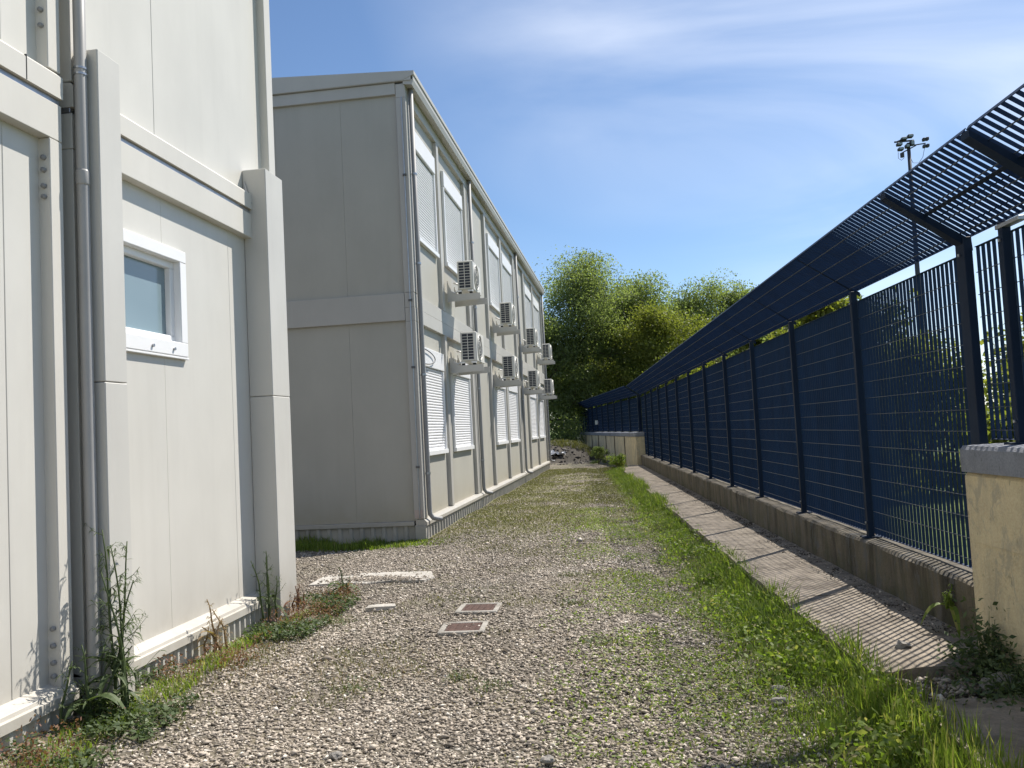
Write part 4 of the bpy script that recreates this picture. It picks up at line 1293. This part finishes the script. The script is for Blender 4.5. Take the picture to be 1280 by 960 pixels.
def tall_weed(label, loc, height, nst, seed, mat, big=8, lean=0.06, small_n=70, leaf_len=0.06):
    rg = np.random.default_rng(seed)
    p = thing('tall_weed', label, 'weed', loc)
    fol = MB()
    for s in range(nst):
        hh = height * (1 if s == 0 else rg.uniform(0.45, 0.95))
        a = rg.uniform(0, 6.28)
        bx, by = (0, 0) if s == 0 else (rg.normal(0, 0.05), rg.normal(0, 0.05))
        lx, ly = rg.normal(0, lean * 1.6) * hh * (0.3 if s == 0 else 1), rg.normal(0, lean * 1.6) * hh * (0.3 if s == 0 else 1)
        pts = [(bx + lx * q * q + 0.006 * math.sin(9 * q + s), by + ly * q * q, hh * q) for q in np.linspace(0, 1, 9)]
        st = MB(); st.tube(pts, [0.008 * (1 - 0.75 * q) + 0.0012 for q in np.linspace(0, 1, 9)], 6)
        attr_rnd(st.build('stem', mat, p, smooth=True), 0.3, 0.8, rg)
        nbr = max(3, int(13 * hh / height))
        per = max(3, int(small_n / 13))
        for k in range(nbr):
            q = 0.18 + 0.80 * (k + rg.uniform(0, 0.9)) / nbr
            i = min(7, int(q * 8)); fr_ = q * 8 - i
            b_ = Vector(pts[i]).lerp(Vector(pts[i + 1]), fr_)
            az = k * 2.4 + rg.uniform(-0.6, 0.6)
            bl = height * rg.uniform(0.05, 0.20) * (1.2 - 0.75 * q)
            rise = rg.uniform(0.4, 1.3)
            e_ = b_ + Vector((math.cos(az) * bl, math.sin(az) * bl, rise * bl))
            m_ = b_.lerp(e_, 0.5) + Vector((0, 0, -0.12 * bl))
            fol.tube([b_, m_, e_], [0.0022, 0.0016, 0.0008], 4, False)
            for j in range(per):
                u_ = rg.uniform(0.1, 1.0)
                c_ = b_.lerp(m_, u_ * 2) if u_ < 0.5 else m_.lerp(e_, u_ * 2 - 1)
                ll = leaf_len * rg.uniform(0.35, 1.2) * (1.15 - 0.6 * q) * (1.1 - 0.5 * u_)
                leaf_strip(fol, c_, az + rg.normal(0, 0.9), ll, max(0.0035, ll * rg.uniform(0.10, 0.20)), ll * rg.uniform(-0.1, 0.8), ll * rg.uniform(0.2, 1.2), 3)
    attr_rnd(fol.build('small_leaves', mat, p, kind='stuff'), 0.1, 0.9, rg)
    for k in range(big):
        lf = MB()
        ll = rg.uniform(0.13, 0.24)
        leaf_strip(lf, (rg.normal(0, 0.01), rg.normal(0, 0.01), rg.uniform(0.03, 0.30) * min(1, height)), rg.uniform(0, 6.28), ll, ll * rg.uniform(0.14, 0.22), ll * rg.uniform(0.5, 1.0), ll * rg.uniform(0.6, 1.3), 7)
        attr_rnd(lf.build('leaf', mat, p), 0.2, 0.9, rg)
    return p
tall_weed('tall green weed with drooping leaves growing against the near downpipe', (-2.86, 4.36, 0.0), 1.02, 5, 3, MAT['weed'], 18, 0.05, 150, 0.095)
tall_weed('bushy dark weed at the left foot of the tall weed', (-2.88, 4.17, 0.02), 0.42, 4, 5, MAT['weed'], 16, 0.14, 40, 0.10)
tall_weed('dry brown weed standing in front of the base rail', (-2.92, 5.62, 0.03), 0.36, 5, 8, MAT['dryweed'], 3, 0.16, 150, 0.05)
tall_weed('thin green weed in the corner by the far column', (-2.96, 6.60, 0.03), 0.55, 4, 9, MAT['weed'], 6, 0.08, 90, 0.06)
tall_weed('short reddish weed in front of the far column', (-2.86, 6.95, 0.02), 0.22, 5, 12, MAT['redweed'], 3, 0.15, 60, 0.03)
tall_weed('leafy green weed beside the pale broken slab', (-2.72, 7.75, 0.0), 0.24, 4, 13, MAT['weed'], 14, 0.15, 40, 0.06)
for (n_, s_, rx_, hz_, K_, lab) in ((2.10, 4.62, 0.10, 0.30, 1500, 'dark bushy weed in the corner of plinth and beige wall'), (2.06, 4.28, 0.12, 0.16, 900, 'low leafy weed at the foot of the near beige wall')):
    x, y = frame_pts(n_, s_)
    wm = thing('leafy_weed', lab, 'weed', (x, y, 0.05))
    a = RNG.normal(0, 1, (K_, 3))
    zz_ = np.abs(a[:, 2]) * hz_ * 0.5 * np.exp(-(a[:, 0] ** 2 + a[:, 1] ** 2) * 0.25)
    leaflets('leaves', np.minimum(a[:, 0] * rx_, 2.17 - n_), a[:, 1] * rx_ * 1.5, 0.01 + zz_, RNG.uniform(0.009, 0.024, K_), MAT['weed'], 90 + K_, parent=wm, flat=0.6)
    for q_ in range(9):
        st = MB(); az = RNG.uniform(0, 6.28); rr_ = RNG.uniform(0.02, 0.1)
        ex_, ey_ = min(math.cos(az) * rr_, 0.05), math.sin(az) * rr_
        st.tube([(0, 0, 0), (ex_ * 0.5, ey_ * 0.5, hz_ * 0.45), (ex_, ey_, hz_ * RNG.uniform(0.7, 1.1))], [0.004, 0.003, 0.001], 5)
        attr_rnd(st.build('stem', MAT['weed'], wm), 0.3, 0.7, np.random.default_rng(q_))
x, y = frame_pts(2.24, 5.35)
tall_weed('small yellow-green tuft sprouting on the plinth face', (x, y, 0.24), 0.14, 4, 19, MAT['grass'], 5, 0.3, 20, 0.05)
for i, (n_, s_) in enumerate(((1.42, 3.16), (1.58, 3.14))):
    x, y = frame_pts(n_, s_)
    dl = thing('dandelion', ('left' if i == 0 else 'right') + ' yellow dandelion at the bottom edge of the grass verge', 'flower', (x, y, 0.0), 0, 'dandelions')
    st = MB(); st.tube([(0, 0, 0), (0.01, 0, 0.08), (0.012, 0.005, 0.15)], 0.0025, 6)
    attr_rnd(st.build('stem', MAT['grass'], dl), 0.4, 0.6, np.random.default_rng(1))
    hd = MB()
    for k in range(26):
        a = k * 2.4; q = (k % 3) / 2
        leaf_strip(hd, (0.012, 0.005, 0.15), a, 0.014, 0.005, 0.004 + 0.008 * q, 0.003, 2)
    hd.build('flower_head', MAT['yellow'], dl)

# upright wheat-like blades at the bottom right
n_, s_ = in_fence(900, 1.30, 1.62, 2.7, 4.3)
x, y = frame_pts(n_, s_)
h = RNG.uniform(0.10, 0.27, len(x))
blades('tall_grass', x, y, np.zeros(len(x)), h, 0.007 + 0 * h, MAT['grass'], 0.35, 31, 0.12)['label'] = 'tall upright grass stems at the pavement corner'

# ------------------------------------------------------------------ trees
def tree(name, label, loc, height, spread, nleaf, leaf, mat, seed, trunk_h=0.25, low=0.12, group=None, lean=(0, 0), limbs=9):
    rg = np.random.default_rng(seed)
    t = thing(name, label, 'tree' if 'tree' in name else 'shrub', loc, 0, group)
    wood = MB()
    r0 = height * 0.016
    tp = [(lean[0] * q * q * height + 0.02 * height * math.sin(5 * q + seed), lean[1] * q * q * height + 0.02 * height * math.cos(4 * q + seed), height * 0.86 * q) for q in np.linspace(0, 1, 10)]
    wood.tube(tp, [r0 * (1 - 0.85 * q) + 0.01 for q in np.linspace(0, 1, 10)], 7)
    ends, wts = [], []
    for k in range(limbs):
        q = trunk_h + (0.95 - trunk_h) * (k + rg.uniform(0, 0.8)) / limbs
        i = min(8, int(q * 9)); b = Vector(tp[i]).lerp(Vector(tp[i + 1]), q * 9 - i)
        az = k * 2.4 + rg.uniform(-0.5, 0.5)
        ln = spread * (0.95 - 0.55 * q) * rg.uniform(0.65, 1.2)
        d = Vector((math.cos(az), math.sin(az), rg.uniform(0.35, 1.0)))
        pts = [b]
        for j in range(1, 6):
            d2 = d + Vector((rg.normal(0, 0.16), rg.normal(0, 0.16), 0.10 * j))
            pts.append(pts[-1] + d2.normalized() * ln / 5)
        rl = r0 * (1 - 0.8 * q) * 0.5
        wood.tube(pts, [rl * (1 - 0.75 * j / 5) + 0.012 for j in range(6)], 5)
        for j in range(2, 6):
            for m_ in range(3):
                d3 = Vector((rg.normal(0, 1), rg.normal(0, 1), rg.uniform(-0.3, 1.1))).normalized()
                e = pts[j] + d3 * ln * rg.uniform(0.16, 0.42)
                wood.tube([pts[j], pts[j].lerp(e, 0.5) + Vector((0, 0, 0.03 * ln)), e], [rl * 0.3 + 0.004, rl * 0.2 + 0.003, 0.003], 4)
                ends.append(e); wts.append(1.0)
    for j in (7, 8, 9):
        for m_ in range(4):
            d3 = Vector((rg.normal(0, 0.8), rg.normal(0, 0.8), rg.uniform(0.2, 1.4))).normalized()
            e = Vector(tp[j]) + d3 * spread * rg.uniform(0.1, 0.3)
            wood.tube([tp[j], e], [0.02, 0.004], 4)
            ends.append(e); wts.append(0.9)
    if low:                                                      # skirt of low growth
        for k in range(int(limbs * 1.6)):
            az = rg.uniform(0, 6.28); rr_ = spread * rg.uniform(0.15, 0.8)
            ends.append(Vector((math.cos(az) * rr_, math.sin(az) * rr_, height * rg.uniform(0.03, trunk_h + 0.08)))); wts.append(1.0 * low / 0.12)
    wood.build('trunk', MAT['bark'], t, smooth=True)
    E_ = np.array([tuple(e) for e in ends]); W_ = np.array(wts); W_ = W_ * rg.uniform(0.35, 1.6, len(W_)); W_ /= W_.sum()
    idx = rg.choice(len(E_), nleaf, p=W_)
    sc = (spread * 0.125 * rg.uniform(0.6, 1.35, len(E_)))[idx]
    gq = rg.normal(0, 1, (nleaf, 3)); gl = np.linalg.norm(gq, axis=1)[:, None]
    gq = gq / gl * np.minimum(gl, 1.9)
    c = E_[idx] + gq * sc[:, None] * np.array([1, 1, 0.75])
    c[:, 2] = np.maximum(c[:, 2], 0.05)
    # leaf quads
    u = rg.normal(0, 1, (nleaf, 3)); u /= np.linalg.norm(u, axis=1)[:, None]
    v = np.cross(u, rg.normal(0, 1, (nleaf, 3))); v /= np.linalg.norm(v, axis=1)[:, None]
    r = (leaf * rg.uniform(0.55, 1.25, nleaf))[:, None]
    P = np.stack([c - u * r, c + v * r * 0.6, c + u * r, c - v * r * 0.6], 1)
    F = np.arange(nleaf * 4).reshape(-1, 4)
    tone = rg.uniform(-0.22, 0.22, len(E_))[idx]
    rnd = np.clip(rg.beta(2, 2, nleaf) + tone, 0, 1)
    link('crown', np_mesh('crown', P.reshape(-1, 3), F, 4, rnd), mat, t)
    return t
G = 'trees behind the fences'
tree('leafy_tree', 'tall light green tree with the highest crown beside the building', (-2.0, 47, 0), 11.4, 4.6, 72000, 0.06, MAT['leaf'], 1, 0.14, 0.10, G, limbs=17)
tree('leafy_tree', 'light green tree directly right of the tallest crown', (0.9, 49, 0), 10.4, 4.2, 52000, 0.065, MAT['leaf'], 2, 0.16, 0.10, G, limbs=15)
tree('leafy_tree', 'yellow-green lower tree between the tallest crown and the fence', (1.9, 45, 0), 7.8, 3.8, 42000, 0.065, MAT['leaf_yellow'], 3, 0.14, 0.12, G, limbs=13)
tree('leafy_tree', 'pale green tree peeking over the middle of the blue canopy', (4.6, 54, 0), 10.2, 4.0, 42000, 0.07, MAT['leaf'], 4, 0.2, 0.1, G, limbs=14)
tree('leafy_tree', 'green rounded tree farthest right above the canopy edge', (7.4, 55, 0), 10.8, 3.9, 40000, 0.07, MAT['leaf'], 5, 0.2, 0.1, G, limbs=14)
tree('leafy_tree', 'dark tree close behind the building corner', (-4.7, 45, 0), 8.4, 3.8, 32000, 0.075, MAT['leaf_dark'], 6, 0.12, 0.12, G, limbs=13)
tree('leafy_tree', 'dark undergrowth tree at the end of the lane', (-2.8, 52, 0), 6.0, 4.2, 26000, 0.085, MAT['leaf_dark'], 7, 0.08, 0.14, G, limbs=10)
tree('leafy_tree', 'far green tree filling the gap behind the tallest crown', (-0.4, 60, 0), 10.2, 5.4, 30000, 0.11, MAT['leaf'], 8, 0.1, 0.14, G, limbs=14)
tree('leafy_tree', 'far green tree behind the dip right of the tallest crown', (3.2, 62, 0), 10.2, 5.0, 28000, 0.11, MAT['leaf_dark'], 9, 0.12, 0.14, G, limbs=14)
rgx = np.random.default_rng(71)
tspots = [(7.0, 22, 4.6), (7.4, 26, 5.4), (6.6, 30, 5.6), (8.0, 34, 6.2), (7.0, 39, 6.4)]
tl = ['first', 'second', 'third', 'fourth', 'fifth']
for i, (n_, s_, hh) in enumerate(tspots):
    x, y = frame_pts(n_, s_)
    tree('leafy_tree', 'sunlit yellow-green tree glimpsed through the gap under the fence canopy, ' + tl[i] + ' from the camera', (x, y, 0), hh, 2.4, 12000, 0.085, MAT['leaf_yellow'] if i % 2 == 0 else MAT['leaf'], 20 + i, 0.12, 0.14, G, limbs=8)
for i, (n_, s_, hh) in enumerate(((6.0, 9.5, 1.7), (6.6, 12.2, 2.3), (6.2, 15.0, 2.5), (6.8, 17.8, 3.0))):
    x, y = frame_pts(n_, s_)
    tree('leafy_shrub', 'bright green shrub seen through the near fence bars, ' + tl[i] + ' from the right edge', (x, y, 0), hh, 1.5, 9000, 0.05, MAT['leaf_yellow'], 40 + i, 0.1, 0.2, 'shrubs behind the near fence', limbs=7)

# ------------------------------------------------------------------ end of the lane: mound, rubbish, wire fence
gx_ = np.linspace(-5.2, -1.2, 41); gy_ = np.linspace(35, 43, 33)
A, B = np.meshgrid(gx_, gy_)
e_ = np.clip(1 - ((A + 3.1) / 2.0) ** 2 - ((B - 39) / 3.8) ** 2, 0, 1) ** 0.8
zz = e_ * (0.55 + 0.45 * fbm(A, B, 1.4, 91)) - 0.03
vv = np.stack([A.ravel(), B.ravel(), zz.ravel()], 1)
ii, jj = np.meshgrid(np.arange(40), np.arange(32)); b0 = (jj * 41 + ii).ravel()
link('dirt_mound', np_mesh('dirt_mound', vv, np.stack([b0, b0 + 1, b0 + 42, b0 + 41], 1), 4, smooth=True), concrete('mound_soil', (0.055, 0.046, 0.034), (0.05, 0.04, 0.03), 0.5, streak=False), kind='structure')
K = 520
x, y = RNG.uniform(-5.0, -1.2, K), RNG.uniform(33.5, 41, K)
e_ = np.clip(1 - ((x + 3.1) / 2.0) ** 2 - ((y - 39) / 3.8) ** 2, 0, 1) ** 0.8
z = e_ * (0.55 + 0.45 * fbm(x, y, 1.4, 91)) + 0.0
stones('mound_rubble', x, y, z, RNG.uniform(0.02, 0.10, K), MAT['rubble'], seed=8)['label'] = 'broken rubble lying on the dirt mound'
x, y = RNG.uniform(-5.0, -1.3, 9000), RNG.uniform(36.5, 43, 9000)
e_ = np.clip(1 - ((x + 3.1) / 2.0) ** 2 - ((y - 39) / 3.8) ** 2, 0, 1) ** 0.8
k_ = (e_ > 0.03) & (fbm(x, y, 0.9, 93) + 0.08 * (y - 38) > 0.46)
x, y, e_ = x[k_], y[k_], e_[k_]
blades('mound_grass', x, y, e_ * (0.55 + 0.45 * fbm(x, y, 1.4, 91)) - 0.04, RNG.uniform(0.10, 0.28, len(x)), np.full(len(x), 0.022), MAT['moss'], 0.8, 77)['label'] = 'tufts of grass growing over the dirt mound'
rg = np.random.default_rng(5)
for i, (x, y, z, r, lab) in enumerate(((-3.55, 36.3, 0.32, 0.34, 'crumpled white plastic sheet on the left of the dirt mound'), (-2.95, 36.0, 0.30, 0.26, 'smaller crumpled white plastic scrap on the dirt mound'))):
    mb = MB(); vs = []
    for a in range(8):
        for b in range(8):
            vs.append(((a / 7 - 0.5) * r * 2.6 + rg.normal(0, 0.03), (b / 7 - 0.5) * r * 1.4 + rg.normal(0, 0.03), rg.uniform(0, r * 0.7)))
    fs = [(a * 8 + b, a * 8 + b + 1, (a + 1) * 8 + b + 1, (a + 1) * 8 + b) for a in range(7) for b in range(7)]
    mb.add(vs, fs).build('plastic_sheet', MAT['plastic_bag'], None, loc=(x, y, z), label=lab, cat='rubbish')
wf = thing('wire_fence', 'thin green wire mesh fence beyond the dirt mound', 'fence', (-6.5, 44.2, 0), 0)
for k in range(5):
    mb = MB(); mb.tube([(k * 1.1, 0, -0.1), (k * 1.1, 0, 2.0)], 0.025, 6); mb.build('post', MAT['wire'], wf)
for z in np.arange(0.15, 2.0, 0.23):
    mb = MB(); mb.tube([(0, 0, z), (4.4, 0, z)], 0.008, 4); mb.build('wire', MAT['wire'], wf)
ms = MB()
for q in np.arange(0.0, 4.4, 0.11):
    ms.tube([(q, 0, 0.1), (q, 0, 1.95)], 0.005, 3)
ms.build('mesh_wires', MAT['wire'], wf, kind='stuff')
# bushes hugging the far wall
for i, (n_, s_, hh, lab) in enumerate(((1.45, 27.2, 0.34, 'leafy bush at the far end of the grass verge by the beige wall'), (1.0, 32.5, 0.6, 'dark bush in front of the far beige wall'))):
    x, y = frame_pts(n_, s_)
    tree('leafy_shrub', lab, (x, y, 0), hh, 0.5, 3500, 0.022, MAT['leaf_dark'] if i else MAT['grass'], 60 + i, 0.1, 0.2, None, limbs=6)

# ------------------------------------------------------------------ floodlight mast
LM = thing('floodlight_mast', 'tall steel floodlight mast rising behind the blue fence canopy', 'light mast', (15.2, 45, 0))
mb = MB(); mb.tube([(0, 0, 0), (0.05, 0, 8), (0.10, 0, 15.2)], [0.15, 0.12, 0.085], 12); mb.build('pole', MAT['mast'], LM, smooth=True)
HEAD0 = set(bpy.data.objects)
mb = MB(); mb.cbox(-1.0, 0.55, -0.06, 0.06, 15.32, 15.44, 0.01)
mb.tube([(-0.75, 0, 15.4), (0.55, 0, 15.85)], 0.07, 6); mb.tube([(-0.5, 0, 14.4), (0.7, 0, 14.95)], 0.05, 6); mb.build('cross_arm', MAT['mast'], LM)
for (x, z, wd, hh) in ((-0.66, 15.12, 0.42, 0.26), (-0.26, 15.55, 0.46, 0.22), (0.24, 15.72, 0.42, 0.26), (-0.58, 14.70, 0.42, 0.24), (-0.05, 14.9, 0.32, 0.3), (0.34, 15.12, 0.3, 0.4)):
    fl = MB(); fl.cbox(x - wd / 2, x + wd / 2, -0.35, 0.1, z - hh / 2, z + hh / 2, 0.04)
    f_ = fl.build('floodlight', MAT['mast'], LM)
    MB().box(x - wd / 2 + 0.05, x + wd / 2 - 0.05, -0.36, -0.352, z - hh / 2 + 0.05, z + hh / 2 - 0.05).build('lens', MAT['glass'], f_)
mb = MB(); mb.cyl((-0.45, 0, 14.05), (-0.45, 0, 14.40), 0.16, 10); mb.build('sensor', MAT['mast'], LM)
mb = MB(); mb.tube([(0.1, 0, 14.95), (1.45, 0, 15.05)], 0.05, 6); mb.build('side_arm', MAT['mast'], LM)
for z in (15.35, 14.78):
    mb = MB(); mb.cbox(1.2, 1.42, -0.25, 0.1, z - 0.13, z + 0.13, 0.03); mb.cbox(1.46, 1.68, -0.25, 0.1, z - 0.10, z + 0.16, 0.03); mb.build('loudspeaker', MAT['mast'], LM)
mb = MB(); mb.tube([(1.35, 0, 14.7), (1.15, 0, 13.9), (0.8, 0, 13.45), (0.35, 0, 13.5), (0.12, 0, 14.1)], 0.02, 5)
mb.tube([(-0.75, 0, 14.5), (-0.78, 0, 14.0), (-0.55, 0, 13.8), (-0.3, 0, 14.0)], 0.02, 5); mb.build('cable', MAT['mast'], LM)

KH = 0.62
for o in [o for o in bpy.data.objects if o not in HEAD0]:
    for v in o.data.vertices:
        v.co = Vector((0.10 + (v.co.x - 0.10) * KH, v.co.y * KH, 15.2 + (v.co.z - 15.2) * KH))
